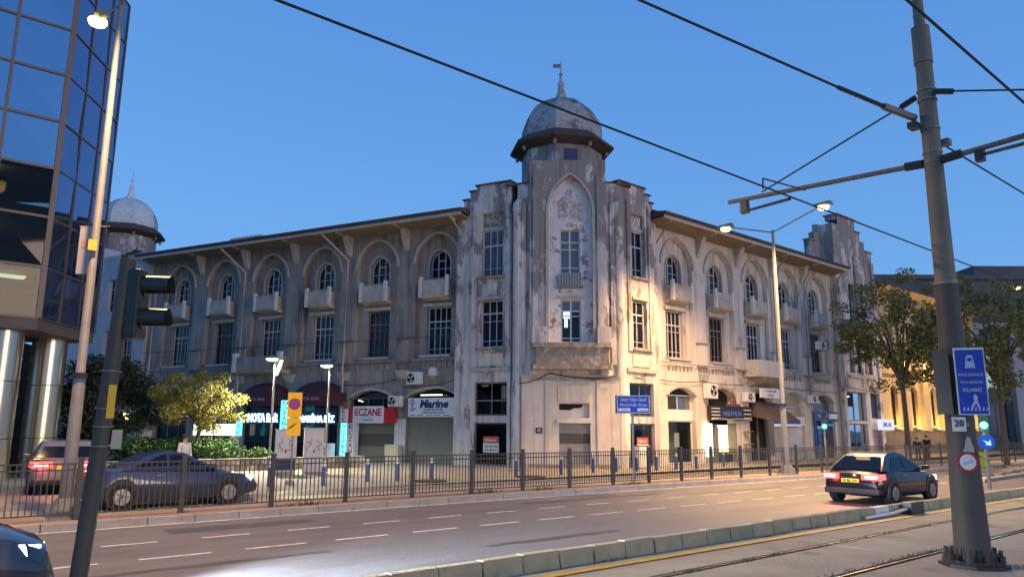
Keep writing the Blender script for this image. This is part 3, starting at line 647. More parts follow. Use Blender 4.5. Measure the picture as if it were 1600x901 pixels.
# ---- wings of the corner tower
def wing(F, s0, s1, outer, niche_c, niche_w, tops):
    up = ogee(niche_c, niche_w, 10.12, 13.7, 14.55)
    low = rect(niche_c-niche_w-.02, niche_c+niche_w+.02, 6.28, 8.82)
    gr = [rect(niche_c-.98, niche_c+.98, 2.72, 4.45), rect(niche_c-.98, niche_c+.98, .18, 2.36)]
    pts = [(s0, .1), (s1, .1), (s1, tops[-1][1])]
    for (a, z), (a2, z2) in zip(tops[::-1], tops[::-1][1:]): pts += [(a, z), (a, z2)]
    pts += [(s0, tops[0][1])]
    b = MB(F); b.panel(pts, [up, low]+gr, .5, .3); b.build('tower_wing_wall', PLT, BLD)
    b = MB(F)
    b.add([(s1, .5, 0), (s1, .5, tops[-1][1]), (s1, -.6, tops[-1][1]), (s1, -.6, 0)], [(0, 1, 2, 3)])
    b.add([(s0, .5, 0), (s0, .5, tops[0][1]), (s0, -.8, tops[0][1]), (s0, -.8, 0)], [(0, 1, 2, 3)])
    st = [s0]+[t[0] for t in tops]
    ends = [t[0] for t in tops[1:]]+[s1]
    for (a, z), e in zip(tops, ends): b.box(a, e, -.8, .49, z-1.6, z-.001)
    b.build('tower_wing_top', PLT, BLD)
    for i, ((a, z), e) in enumerate(zip(tops, ends)):
        q = MB(F); q.hexa([(a-.02, -.85, z), (e+.07, -.85, z), (e+.07, .62, z), (a-.02, .62, z)], [(a, -.8, z+.10), (e+.05, -.8, z+.10), (e+.05, .60, z+.07), (a, .60, z+.07)]); q.build('parapet_cap', CAP, BLD)
    # carved panel over the upper window
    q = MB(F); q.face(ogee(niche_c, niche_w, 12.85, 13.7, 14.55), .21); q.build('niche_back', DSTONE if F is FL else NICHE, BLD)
    carve(F, niche_c, niche_w*.8, 13.0, 14.25, .21)
    q = MB(F); q.box(niche_c-niche_w, niche_c+niche_w, .2, .36, 12.72, 12.88); q.build('lintel', STONE, BLD)
    win_rect(F, niche_c-niche_w+.01, niche_c+niche_w-.01, 10.13, 12.71, .22, 3 if niche_w > .6 else 2, (.17, .66), BLD, gm=GLP if F is FL else GLS, heavy=1)
    win_rect(F, niche_c-niche_w, niche_c+niche_w, 6.29, 8.81, .22, 3 if niche_w > .6 else 2, (.14, .55, .72), BLD, heavy=2)
    for z in (10.0, 6.16): q = MB(F); q.box(niche_c-niche_w-.18, niche_c+niche_w+.18, .3, .70, z-.02, z+.1); q.build('sill', DSTONE, BLD)
    q = MB(F); q.box(niche_c-niche_w-.12, niche_c+niche_w+.12, .502, .62, 8.86, 9.0); q.build('lintel', STONE, BLD)
    q = MB(F); q.box(niche_c-1.2, niche_c+1.2, .502, .64, 5.0, 5.2); q.build('string_course', STONE, BLD)
    q = MB(F); q.box(niche_c-.7, niche_c+.7, .502, .56, 5.3, 5.95); q.build('apron_panel', PLB, BLD)
    for sg in (-1, 1): q = MB(F); q.box(niche_c+sg*(niche_w+.32)-.13, niche_c+sg*(niche_w+.32)+.13, .503, .60, 6.1, 14.3); q.build('pilaster_strip', PLT, BLD)
    q = MB(F); q.box(niche_c-.98, niche_c+.98, .25, .45, 2.36, 2.72); q.build('shop_fascia', STONE, BLD)
    win_rect(F, niche_c-.97, niche_c+.97, 2.73, 4.44, .3, 2, (.45,), BLD, fm=FRMD, gm=SHOPG, heavy=0)
    win_rect(F, niche_c-.97, niche_c+.97, .19, 2.35, .3, 1, (), BLD, fm=FRMD, gm=SHOPG)
    q = MB(F); q.face(rect(niche_c-1.1, niche_c+1.1, .15, 4.6), -1.9); q.face([(niche_c-1.1, .1), (niche_c-1.09, .1), (niche_c-1.09, 4.6), (niche_c-1.1, 4.6)], .15); q.build('shop_back_wall', M('dim_shop_wall', (.05, .055, .05), rough=.9), BLD)
    q = MB(F); q.box(niche_c-.8, niche_c-.3, -.2, -.19, 3.6, 4.3); q.build('window_poster', WHITEB, BLD)
def carve(F, c, w, z0, z1, d):
    rr = random.Random(int(c*100)+3); q = MB(F)
    n = int(w*(z1-z0)*230)
    for _ in range(n):
        x, z = c+rr.uniform(-w, w), rr.uniform(z0, z1)
        if z > z1-.8 and abs(x-c) > w*(z1-z)/.8+.05: continue
        r = rr.uniform(.035, .075); a = rr.uniform(0, pi); k = 6
        ring = [(x+r*cos(a+2*pi*i/k)*rr.uniform(.7, 1.2), d, z+r*sin(a+2*pi*i/k)*rr.uniform(.7, 1.2)) for i in range(k)]
        q.add(ring+[(x, d+.11, z)], [(i, (i+1) % k, k) for i in range(k)])
    co = q.build('carved_relief', WHITEP, BLD); co['kind'] = 'stuff'
wing(FL, 3.98, 7.35, 1, 5.15, .68, [(3.98, 15.28), (6.15, 15.0), (6.55, 14.55), (6.95, 14.1)])
wing(FR, 2.12, 5.25, 1, 3.72, .56, [(2.12, 15.22), (4.35, 14.9), (4.75, 14.5), (5.0, 14.1)])

# ---- chamfered centre of the tower
nich = pointed(.08, 1.16, 6.45, 13.35, 15.42, 12)
b = MB(FT); b.panel(rect(-2.06, 1.98, 4.45, 16.22), [nich], .5, .34); b.build('tower_wall', PLT, BLD)
uw, lw = rect(-.46, .60, 10.06, 12.46), rect(-.42, .62, 6.45, 8.70)
b = MB(FT); b.panel(rect(-1.3, 1.4, 6.3, 15.6), [uw, lw], .155, .2); b.build('niche_wall', NICHE, BLD)
arch_ring(FT, .08, 1.16, 13.35, 15.42, .502, .13, .06, z_leg=6.5).build('arch_moulding', STONE, BLD)
carve(FT, .1, .66, 12.95, 14.75, .155)
carve(FT, .1, .55, 12.62, 12.95, .155)
win_rect(FT, -.45, .59, 10.07, 12.45, .0, 2, (.14, .56, .72), BLD, gm=GLP, heavy=2, bar=.09)
win_rect(FT, -.41, .61, 6.46, 8.69, .0, 2, (.10, .62, .74), BLD, gm=lambda s_, z_: (GLP if z_ > 8.0 else GLS), heavy=2, bar=.09)
q = MB(FT); q.box(-.30, .05, .01, .02, 7.72, 8.1); q.box(-.24, -.06, .012, .022, 7.25, 7.7); q.build('lit_poster', SCREEN, BLD)
q = MB(FT); q.box(-.62, .76, .155, .38, 9.30, 9.42); q.box(-.52, .66, .3, .34, 9.42, 10.05); q.build('window_guard', STEEL, BLD)
for i in range(9): q = MB(FT); q.box(-.50+i*.142, -.475+i*.142, .345, .37, 9.42, 10.08); q.build('guard_bar', FRM, BLD)
q = MB(FT); q.box(-.60, .76, .156, .25, 8.78, 8.9); q.build('lintel', STONE, BLD)
# sides and top of the block
b = MB(FT); 
for s_ in (-2.06, 1.98): b.add([(s_, .5, 4.45), (s_, .5, 16.22), (s_, -.9, 16.22), (s_, -.9, 4.45)], [(0, 1, 2, 3)])
b.add([(-2.06, .5, 16.22), (1.98, .5, 16.22), (1.98, -.9, 16.22), (-2.06, -.9, 16.22)], [(0, 1, 2, 3)])
b.build('tower_side_wall', PLT, BLD)
for sg in (-1, 1):
    e = -2.06 if sg < 0 else 1.98; wc = sg*2.72
    b = MB(FT); b.prism([(e, .34), (wc, .02), (wc, -.9), (e, -.9)] , 0.1, 15.0); b.build('tower_shoulder', PLT, BLD)
    b = MB(FT); b.prism([(e+sg*.02, .36), (wc+sg*.7, -.2), (wc+sg*.7, -1.0), (e+sg*.02, -1.0)], 15.001, 15.09); b.build('parapet_cap', CAP, BLD)
    c = sg*2.62; b = MB(FT); b.lathe([(.36, .15), (.36, 4.3), (.31, 4.5), (.31, 13.4), (.37, 13.6), (.32, 13.95), (.12, 14.2)], 12, (c, .05)); b.build('corner_shaft', PLT, BLD, smooth=True)
    c = e+sg*.32; b = MB(FT); b.box(c-.12, c+.12, .2, .36, 5.3, 13.9); b.build('pilaster_strip', PLT, BLD)
    c = e-sg*.34; b = MB(FT); b.box(c-.16, c+.16, .503, .60, 6.5, 15.4); b.build('pilaster_strip', PLT, BLD)
# balcony at first floor
q = MB(FT); q.prism([(-2.0, .5), (-1.85, 1.15), (2.05, 1.15), (2.2, .5)], 5.02, 5.3); bal = q.build('balcony', DSTONE, BLD)
q = MB(FT); q.prism([(-1.82, .5), (-1.72, 1.02), (1.95, 1.02), (2.05, .5)], 5.3, 6.12); q.build('parapet', DSTONE, bal)
q = MB(FT); q.prism([(-2.0, .5), (-1.85, 1.12), (2.05, 1.12), (2.2, .5)], 6.12, 6.34); q.build('coping', DSTONE, bal)
for a, e in ((-1.92, -1.16), (1.42, 2.14)): q = MB(FT); q.box(a, e, .503, .82, 6.34, 7.2); q.build('pier', PLT, bal)
# ground floor of the tower
b = MB(FT); b.panel(rect(-2.45, 2.5, .1, 4.62), [rect(-.55, 1.02, .16, 2.36), rect(-.55, .98, 2.62, 3.32)], .5, .3); b.build('tower_ground_wall', PLB, BLD)
b = MB(FT); b.box(-2.5, 2.55, .0, .58, 4.62, 4.76); b.build('string_course', STONE, BLD)
shutter(FT, -.54, 1.01, .17, 2.35, .3, BLD, SHUTG, band=(1.35, 1.85), mb=SHUTD)
q = MB(FT); q.box(-.66, 1.12, .502, .62, 2.36, 2.6); q.build('lintel', WHITEP, BLD)
q = MB(FT); q.face(rect(-.54, .97, 2.63, 3.31), .25); q.build('vent_void', DARK, BLD)
q = MB(FT); q.slab([(-.54, 2.63), (.97, 2.63), (.97, 3.3), (.7, 3.28), (.55, 3.12), (.2, 3.1), (.0, 3.0), (-.54, 3.02)], .27, .30); q.build('broken_board', SHUTP, BLD)
q = MB(FT); q.box(-.6, 1.05, .502, .54, 3.4, 4.3); q.build('blank_panel', PLB, BLD)
for a in (-1.15, 1.45): q = MB(FT); q.box(a-.09, a+.09, .502, .56, .2, 4.5); q.build('pilaster_strip', PLB, BLD)
q = MB(FT); q.box(-1.72, -1.40, .502, .53, 1.85, 2.12); q.build('house_number_plate', NAVYW, BLD)
text('47', FT(-1.56, .535, 1.985), RT, .16, .13, WSIGN, BLD)
q = MB(FT); q.box(-2.45, 2.5, .35, .62, .1, .34); q.build('plinth', DSTONE, BLD)

# ---- drum, eave and dome
def dome(parent, F, c, lead, z0=15.0, rot=0):
    oct_ = lambda r: [(c[0]+r*cos(rot+pi/8+k*pi/4), c[1]+r*sin(rot+pi/8+k*pi/4)) for k in range(8)]
    b = MB(F); b.prism(oct_(2.32), z0, 17.6); b.build('drum', PLT, parent)
    b = MB(F); lo, hi, tp = oct_(2.36), oct_(3.02), oct_(2.4)
    b.add([(x, y, 17.45) for x, y in lo]+[(x, y, 17.72) for x, y in hi]+[(x, y, 17.86) for x, y in hi]+[(x, y, 18.32) for x, y in tp],
          [(k*8+i, k*8+(i+1) % 8, k*8+8+(i+1) % 8, k*8+8+i) for k in range(3) for i in range(8)]+[tuple(range(24, 32))])
    b.build('drum_eave', ROOF, parent)
    for k in range(8):
        a = rot+pi/8+k*pi/4; q = MB(F); x, y = c[0]+2.6*cos(a), c[1]+2.6*sin(a); q.lathe([(.07, 17.32), (.11, 17.55)], 6, (x, y)); q.build('eave_bracket', DSTONE, parent)
    prof = [(2.28, 18.32), (2.33, 18.75), (2.27, 19.2), (2.08, 19.7), (1.72, 20.2), (1.2, 20.62), (.72, 20.85), (.40, 21.05), (.24, 21.4), (.15, 21.9), (.10, 22.3)]
    b = MB(F); b.lathe(prof, 8, c, rot+pi/8); dm = b.build('dome', lead, parent)
    # rows of shingles standing slightly proud, joined because each is only a few pixels
    sh = MB(F); rr = random.Random(5)
    for (r0, z0_), (r1, z1_) in zip(prof[:6], prof[1:7]):
        nrow = max(1, int(hypot(r1-r0, z1_-z0_)/.14))
        for i in range(nrow):
            t0, t1 = i/nrow, (i+1.1)/nrow
            ra, za, rb, zb = r0+(r1-r0)*t0, z0_+(z1_-z0_)*t0, r0+(r1-r0)*t1, z0_+(z1_-z0_)*t1
            for k in range(8):
                a0, a1 = rot+pi/8+k*pi/4, rot+pi/8+(k+1)*pi/4; m = max(2, int(ra*.765/.15))
                for j in range(m):
                    if rr.random() < .12: continue
                    u0, u1 = (j+.06)/m, (j+.94)/m
                    def pt(r, z, u, o): 
                        x = (1-u)*cos(a0)+u*cos(a1); y = (1-u)*sin(a0)+u*sin(a1); return (c[0]+(r+o)*x, c[1]+(r+o)*y, z)
                    o = rr.uniform(.012, .04)
                    sh.add([pt(ra, za, u0, o+.02), pt(ra, za, u1, o+.02), pt(rb, zb, u1, .008), pt(rb, zb, u0, .008)], [(0, 1, 2, 3)])
    so = sh.build('shingles', lead, dm); so['kind'] = 'stuff'
    fin = MB(F); fin.lathe([(.16, 21.8), (.22, 22.0), (.10, 22.1), (.08, 22.5), (.13, 22.58), (.05, 22.7), (.035, 23.3), (.01, 23.5)], 8, c); fin.build('finial', lead, dm)
    return dm
dm = dome(BLD, FT, (-.25, -2.4), LEAD, 14.5, rot=pi/2-radians(12.5))
q = MB(FT); q.box(-.72, -.28, -2.4, -2.38, 23.02, 23.25); q.build('weather_vane', STEEL, dm)
b = MB(FT); fa = radians(12.5)
def FD(s, d, z):   # frame of the front face of the drum
    return FT(-.25+s*cos(fa)*1.0+ (2.143+d)*sin(fa), -2.4+(2.143+d)*cos(fa)-s*sin(fa), z)
q = MB(FD); q.box(-.40, .34, .0, .03, 16.42, 17.18); q.build('drum_vent', NAVYW, BLD)
q = MB(FD)
for i in range(6): q.box(-.36, .30, .03, .045, 16.50+i*.11, 16.54+i*.11)
q.build('vent_louvres', BLUEP, BLD)
# far-left corner tower
def FX(s, d, z): return Vector((15.1+s, 67.4+d, z))
dm2 = dome(BLD, FX, (0, 0), M('lit_white_dome', (.78, .78, .77), (.66, .66, .65), 4, .7, .4, 9, c3=(.30, .20, .13), s3=1.1, thr3=(.60, .70)), 12.0, rot=radians(20))  # paler copy of the dome colour, with its lit whiteness painted in
b = MB(FL); b.panel(rect(33.0, 38.6, 0, 14.4), [rect(34.2, 35.4, 6.2, 8.8), rect(36.2, 37.4, 6.2, 8.8), rect(34.2, 35.4, 10.2, 12.6), rect(36.2, 37.4, 10.2, 12.6)], .3, .3); b.add([(33.0, .3, 0), (33.0, .3, 14.4), (33, -6, 14.4), (33, -6, 0)], [(0, 1, 2, 3)]); b.add([(33.0, .3, 14.4), (38.6, .3, 14.4), (38.6, -6, 14.4), (33, -6, 14.4)], [(0, 1, 2, 3)])
b.build('far_tower_wall', M('pale_grey_plaster', (.42, .43, .45), (.34, .34, .35), 1.4, .9, .3, 8), BLD)
for a in (34.2, 36.2):
    for z0_, z1_ in ((6.2, 8.8), (10.2, 12.6)): win_rect(FL, a, a+1.2, z0_, z1_, .05, 3, (.3, .7), BLD)
b = MB(FL); b.box(38.6, 46, -1.2, .15, 0, 15.2); b.build('far_tower_wall', M('pale_blue_plaster', (.46, .48, .52), (.40, .41, .44), 1.4, .9, .3, 8), BLD)
for i, e in enumerate((34.4, 35.0, 35.6)): q = MB(FL); q.box(e, e+.5, .0, .5, 14.45-.12*i, 14.6-.12*i); q.build('gable_cap', CAP, BLD)
q = MB(FL); q.box(28.0, 31.2, -7.5, -5, 14.9, 16.3); q.build('rooftop_box', WHITEB, BLD)
q = MB(FL); q.box(26.5, 37.0, -8.2, -7.6, 15.0, 16.9); q.build('rooftop_parapet', ROOF, BLD)
# body so that nothing is hollow from above
b = MB(); pts = [FL(46, -.61, 0), FL(6, -.61, 0), FT(-2.2, -1.0, 0), FT(2.2, -1.0, 0), FR(4, -.61, 0), FR(32.6, -.61, 0)]
poly = [(p.x, p.y) for p in pts]+[(O.x+32.6, 40), (60, 60), (40, 78)]
b.prism(poly, 5.4, 13.5); b.build('building_core', DARK, BLD)
b = MB(); pts = [FL(46, -3.3, 0), FL(5.2, -3.3, 0), FR(5.2, -3.3, 0), FR(32.6, -3.3, 0)]
b.prism([(p.x, p.y) for p in pts]+[(O.x+32.6, 40), (60, 60), (40, 78)], .1, 5.39); b.build('building_core', DARK, BLD)

# ---- downpipes and facade cables
for s_ in (6.78, 15.2, 23.7, 32.3):
    q = MB(FL); q.tube([(s_+1.2 if s_ > 7 else s_+.5, 1.35, 13.5), (s_, .22, 12.0), (s_, .22, 6.0), (s_, .30, 5.4), (s_, .22, 4.9), (s_, .16, .3)], .065, 7); q.build('downpipe', FASC, BLD)
for s_ in (5.45, 17.95, 22.0, 26.2):
    q = MB(FR); q.tube([(s_ - .5 if s_ > 20 else s_, 1.35, 13.45), (s_, .22, 12.2), (s_, .22, .4)], .05, 6); q.build('downpipe', STEEL, BLD)
def sag(F, a, b_, n, dip, r=.022, name='facade_cable'):
    A, B = Vector(a), Vector(b_); q = MB(F)
    q.tube([tuple(A.lerp(B, i/n)-Vector((0, 0, dip*4*(i/n)*(1-i/n)))) for i in range(n+1)], r, 5); return q.build(name, CABLE, BLD)
sag(FR, (2.9, .62, 4.78), (5.6, .2, 4.72), 8, .08); sag(FR, (5.4, .15, 4.78), (9.7, .2, 4.85), 8, .12); sag(FR, (9.6, .15, 4.83), (13.8, .2, 4.80), 8, .07)
sag(FR, (17.6, .15, 4.85), (26.3, .2, 4.74), 10, .06); sag(FR, (26.4, .6, 5.2), (32.6, .6, 5.0), 10, .08)
sag(FT, (-2.6, .5, 4.3), (-1.0, .66, 4.85), 6, .1); sag(FT, (-1.0, .66, 4.85), (2.4, .66, 4.7), 10, .16, .03)
sag(FL, (7.0, .15, 4.8), (10.9, .15, 4.3), 8, .18); sag(FL, (11.2, .15, 4.8), (15.2, .15, 4.5), 8, .15)
for zz in (7.05, 5.7): sag(FL, (6.9, .30, zz), (33, .30, zz), 20, .02, .02)
sag(FR, (5.3, .20, 5.75), (26.2, .20, 5.75), 20, .03, .016)
# ================================================================== THINGS ON THE FACADES
def ac_unit(F, s0, s1, z0, z1, d0, d1, right, label, grp='air conditioners on the facade', fan=None):
    p = F((s0+s1)/2, d0, z0); t = empty('air_conditioner', p, 0, label, 'air conditioner', grp)
    b = MB(F); b.box(s0, s1, d0, d1, z0, z1); b.build('casing', WHITEB, t, bevel=.02)
    cs = fan if fan is not None else s0+(s1-s0)*.38; r = (z1-z0)*.38
    b = MB(F); n = 16; zc = (z0+z1)/2
    b.add([(cs+r*cos(2*pi*i/n), d1+.006, zc+r*sin(2*pi*i/n)) for i in range(n)], [tuple(range(n))]); g_ = b.build('fan_grille', DARK, t)
    for k in range(3):
        a = k*2*pi/3; q = MB(F); q.add([(cs, d1+.010, zc), (cs+r*.9*cos(a), d1+.010, zc+r*.9*sin(a)), (cs+r*.9*cos(a+.7), d1+.012, zc+r*.9*sin(a+.7))], [(0, 1, 2)]); q.build('fan_blade', GREYB, g_)
    b = MB(F); b.box(s0+.04, s0+.09, d0-.15, d1-.02, z0-.05, z0-.005); b.build('bracket', STEEL, t)
    b = MB(F); b.box(s1-.09, s1-.04, d0-.15, d1-.02, z0-.05, z0-.005); b.build('bracket', STEEL, t)
    return t
ac_unit(FL, 9.62, 10.50, 4.44, 5.12, .1, .45, RL, 'white air conditioner above the left end of the marine shop sign', fan=10.22)
ac_unit(FL, 10.86, 11.72, 3.22, 3.82, .1, .45, RL, 'white air conditioner between the pharmacy sign and the marine shop sign', fan=11.45)
ac_unit(FR, 9.72, 10.62, 3.86, 4.72, .1, .5, RR, 'large white air conditioner above the left end of the souvenir shop board', fan=10.2)
ac_unit(FR, 13.72, 14.6, 3.76, 4.34, .1, .5, RR, 'white air conditioner between the souvenir shop board and the brown awning')
ac_unit(FR, 23.3, 24.1, 7.65, 8.25, .1, .55, RR, 'small white air conditioner hanging in front of an upper window')
ac_unit(FR, 21.7, 22.5, 3.88, 4.42, .1, .5, RR, 'white air conditioner above the left edge of the blue shopfront')
# flue hood in a dark niche
t = empty('flue_hood', FL(9.1, 0, 4.9), 0, 'white domed flue hood in a dark wall recess above the marine shop sign', 'flue')
b = MB(FL); b.box(8.55, 9.6, .022, .05, 4.78, 5.42); b.build('recess_plate', DSTONE, t)
b = MB(FL); b.slab(segarch(8.95, .26, 4.92, 5.15, 5.36), .05, .22); b.build('hood', WHITEB, t)

def sign_board(name, F, s0, s1, z0, z1, d0, d1, m, label, cat='shop sign', grp=None):
    t = empty(name, F((s0+s1)/2, d0, z0), 0, label, cat, grp)
    b = MB(F); b.box(s0, s1, d0, d1, z0, z1); b.build('board', m, t); return t
# marine electronics sign
t = sign_board('shop_sign', FL, 7.12, 10.42, 2.66, 3.68, .1, .34, WSIGN, 'white marine electronics sign with navy lettering over a closed olive shutter')
text('Marine', FL(8.72, .345, 3.36), RL, 1.85, .46, NAVYT, t, shear=.2, bold=.045)
text('ELEKTRONİK', FL(8.75, .345, 3.06), RL, 1.25, .14, BLKT, t); text('www.marine.com.tr', FL(8.75, .345, 2.90), RL, 1.5, .11, BLKT, t)
for x, m in ((10.1, BLKT), (9.6, BLUEP), (9.0, REDS), (8.5, BLUEP), (7.9, BLKT)): q = MB(FL); q.box(x-.19, x+.17, .341, .346, 2.73, 2.77); q.build('brand_strip', m, t)
q = MB(FL); q.lathe([(0.0, 0), (.001, 0)], 3); 
q = MB(FL); q.tube([FLp for FLp in [(10.12+.13*cos(a), .35, 3.45+.13*sin(a)) for a in [i*pi/6 for i in range(13)]]], .02, 5); q.tube([(10.12, .35, 3.62), (10.12, .35, 3.15), (9.98, .35, 3.05)], .022, 5); q.tube([(10.28, .35, 3.1), (10.12, .35, 2.98), (9.9, .35, 3.12)], .03, 5); lg = q.build('emblem', BLUEP, t); 
# pharmacy sign
t = sign_board('shop_sign', FL, 11.30, 15.0, 2.34, 3.16, .1, .4, REDS, 'red pharmacy sign with white middle panel reading ECZANE')
q = MB(FL); q.box(12.0, 14.15, .40, .44, 2.30, 3.26); q.build('panel', WSIGN, t)
text('ECZANE', FL(13.08, .445, 2.92), RL, 1.85, .42, REDS, t, bold=.03); text('GAZİ', FL(13.08, .445, 2.5), RL, .75, .14, M('green_lettering', (.05, .12, .09)), t)
t = sign_board('vertical_sign', FL, 13.95, 14.5, .26, 2.30, .1, .5, WSIGN, 'white upright pharmacy sign with red letters beside the cyan neon strip')
for i, ch in enumerate('ECZANE'): text(ch, FL(14.2, .505, 2.1-.34*i), RL, .26, .25, REDS, t)
t = sign_board('vertical_sign', FL, 14.52, 15.0, 2.36, 3.12, .1, .55, WSIGN, 'small white upright sign with red letters at the left end of the pharmacy board')
for i, ch in enumerate('ECZ'): text(ch, FL(14.76, .555, 2.98-.24*i), RL, .22, .17, REDS, t)
def neon_strip(s0, s1, z0, z1, d, label, txt):
    t = sign_board('neon_sign', FL, s0, s1, z0, z1, d, d+.12, CYAN, label, 'neon sign', 'cyan upright neon signs')
    n = len(txt); h = (z1-z0)/n
    for i, ch in enumerate(txt): text(ch, FL((s0+s1)/2, d+.125, z1-h*(i+.5)), RL, (s1-s0)*.62, h*.72, BLUEP, t)
neon_strip(14.56, 14.98, .25, 2.3, .3, 'glowing cyan upright neon sign beside the red and white pharmacy sign', 'NOTABAR')
neon_strip(18.75, 19.4, 1.5, 3.62, .6, 'glowing cyan upright neon sign half hidden by the yellow parking sign', 'NOTABAR')
neon_strip(22.62, 23.02, 1.5, 2.7, .6, 'short dim cyan upright neon sign at the edge of the yellow tree', 'BAR')
for a, e, tx, lb in ((19.72, 22.5, "NOTA BAR", 'glowing blue white neon lettering board under the left maroon awning'), (15.35, 18.3, "MARİNA BİZ", 'glowing blue white neon lettering board under the right maroon awning')):
    t = sign_board('neon_sign', FL, a, e, 2.22, 2.98, .32, .42, NAVYW, lb, 'neon sign', 'neon lettering boards of the bar')
    text(tx, FL((a+e)/2, .44, 2.60), RL, e-a-.3, .52, CYANW, t, ext=.02, bold=.018)
t = sign_board('light_box', FL, 23.5, 27.1, 1.50, 2.2, .3, .45, SHOPWW, 'long bright white light box seen over the hedge', 'light box')
q = MB(FL); q.box(25.2, 25.28, .45, .47, 1.5, 2.2); q.build('divider', BLK, t)
q = MB(FL); q.box(23.4, 27.2, .3, .5, 2.26, 2.75); q.build('header', MAROON, t); text('CAFE RESTAURANT', FL(25.2, .505, 2.5), RL, 2.6, .2, PGREY, t)
# barrel awnings of the bar
def barrel(c, label):
    t = empty('awning', FL(c, 0, 3.5), 0, label, 'awning', 'maroon barrel awnings of the bar')
    b = MB(FL); n = 10; m = 8; vs = []
    for j in range(m+1):
        ph = pi/2*j/m
        for i in range(n+1):
            th = pi*i/n; w = 2.02*cos(th); 
            vs.append((c+w, .03+1.05*sin(ph)*max(.0, 1.0)*(.35+.65*sin(th)), 3.56+1.22*sin(th)*cos(ph)))
    b.add(vs, [(j*(n+1)+i, j*(n+1)+i+1, (j+1)*(n+1)+i+1, (j+1)*(n+1)+i) for j in range(m) for i in range(n)])
    b.build('canopy', MAROON, t, smooth=True)
    q = MB(FL); vs = [(c+2.02*cos(pi*i/n), .03+1.05*(.35+.65*sin(pi*i/n)), z) for z in (3.28, 3.56) for i in range(n+1)]
    q.add(vs, [(i, i+1, n+2+i, n+1+i) for i in range(n)]); q.build('valance', MAROON, t)
    text('NOTA BAR', FL(c, 1.12, 3.70), RL, 1.7, .2, PGREY, t)
barrel(16.95, 'maroon barrel awning nearer the pharmacy'); barrel(21.2, 'maroon barrel awning farther from the pharmacy, next to the yellow tree')
# to-let notices
for F, c, Rv, lb in ((FL, 5.15, RL, 'to let notice in the dark shop window left of the tower'), (FR, 3.85, RR, 'to let notice in the dark shop window right of the tower')):
    t = empty('to_let_sign', F(c, .33, 1.3), 0, 'red and white '+lb, 'notice', 'to let notices')
    q = MB(F); q.box(c-.46, c+.46, .345, .36, 1.32, 1.66); q.build('red_strip', ORED, t); q = MB(F); q.box(c-.46, c+.46, .345, .36, .84, 1.315); q.build('white_strip', WSIGN, t)
    text('KİRALIK', F(c, .364, 1.49), Rv, .7, .18, WSIGN, t); text('0532 441 10 20', F(c, .364, 1.16), Rv, .74, .12, BLKT, t); text('0232 484 30 12', F(c, .364, .97), Rv, .74, .12, BLKT, t)
# souvenir shop board
t = sign_board('shop_sign', FR, 10.05, 14.4, 2.62, 3.46, .1, .32, BLK, 'dark ornate souvenir shop board with blue letters and red eiffel-like tower cut-out')
q = MB(FR); q.box(11.2, 13.4, .32, .335, 2.82, 3.28); q.build('panel', NAVYW, t); text('HEDİYELİK', FR(12.3, .34, 3.05), RR, 1.95, .32, M('blue_lettering', (.10, .17, .40)), t)
for i in range(4): q = MB(FR); q.box(10.15, 11.0, .32, .34, 2.7+i*.19, 2.76+i*.19); q.build('slat', GREYB, t)
for i in range(3): q = MB(FR); q.box(13.5, 14.3, .32, .34, 2.74+i*.24, 2.80+i*.24); q.build('slat', GREYB, t)
q = MB(FR); q.tube([(10.1, .33, 2.66), (11, .33, 2.72), (12, .33, 2.66), (13, .33, 2.72), (14.35, .33, 2.66)], .03, 5); q.build('border_scroll', STONE, t)
q = MB(FR); RD = M('dull_red', (.20, .05, .04), rough=.7)
q.tube([(12.25, .2, 3.46), (12.62, .2, 4.25)], .05, 5); q.tube([(13.0, .2, 3.46), (12.62, .2, 4.25)], .05, 5); q.tube([(12.4, .2, 3.75), (12.85, .2, 3.75)], .04, 5); q.tube([(12.62, .2, 4.2), (12.62, .2, 4.5)], .025, 5); q.box(11.9, 13.3, .15, .25, 3.465, 3.6)
q.build('tower_cutout', RD, t)
t = empty('hanging_scales', FR(13.95, .3, .9), 0, 'brass postcard stand beside the lit souvenir shop window', 'display stand')
q = MB(FR); q.tube([(13.9, .35, .16), (13.9, .35, 2.2)], .025, 6); q.build('post', STEEL, t)
for z in (.8, 1.15, 1.9): q = MB(FR); q.lathe([(.05, z), (.28, z+.06), (.30, z+.10), (.05, z+.06)], 10, (13.9, .35)); q.build('tray', M('brass', (.5, .36, .15), rough=.35, metal=.8), t)
# white lit doorway light left of the souvenir shop
t = sign_board('light_box', FR, 9.72, 10.22, .55, 2.42, .1, .28, SHOPWW, 'bright white upright light box on the pier left of the souvenir shop', 'light box')
# brown awning of the cafe
t = empty('awning', FR(16, 0, 3), 0, 'brown sloping awning with blue and white striped valance', 'awning')
b = MB(FR); b.hexa([(14.75, .05, 3.75), (17.9, .05, 3.75), (17.9, 1.55, 2.62), (14.75, 1.55, 2.62)], [(14.75, .05, 3.79), (17.9, .05, 3.79), (17.9, 1.57, 2.66), (14.75, 1.57, 2.66)]); b.build('canopy', BROWNA, t)
b = MB(FR); b.add([(14.75, .05, 3.75), (14.75, 1.55, 2.62), (14.75, .05, 2.9)], [(0, 1, 2)]); b.build('side_flap', BROWNA, t)
b = MB(FR); b.box(14.75, 17.9, 1.56, 1.58, 2.44, 2.64); b.build('blue_stripe', BLUEP, t); b = MB(FR); b.box(14.75, 17.9, 1.575, 1.595, 2.30, 2.44); b.build('white_stripe', WSIGN, t)
t = sign_board('shop_sign', FR, 15.0, 17.1, 4.05, 4.62, .55, .7, WSIGN, 'small white shop sign under the projecting balcony')
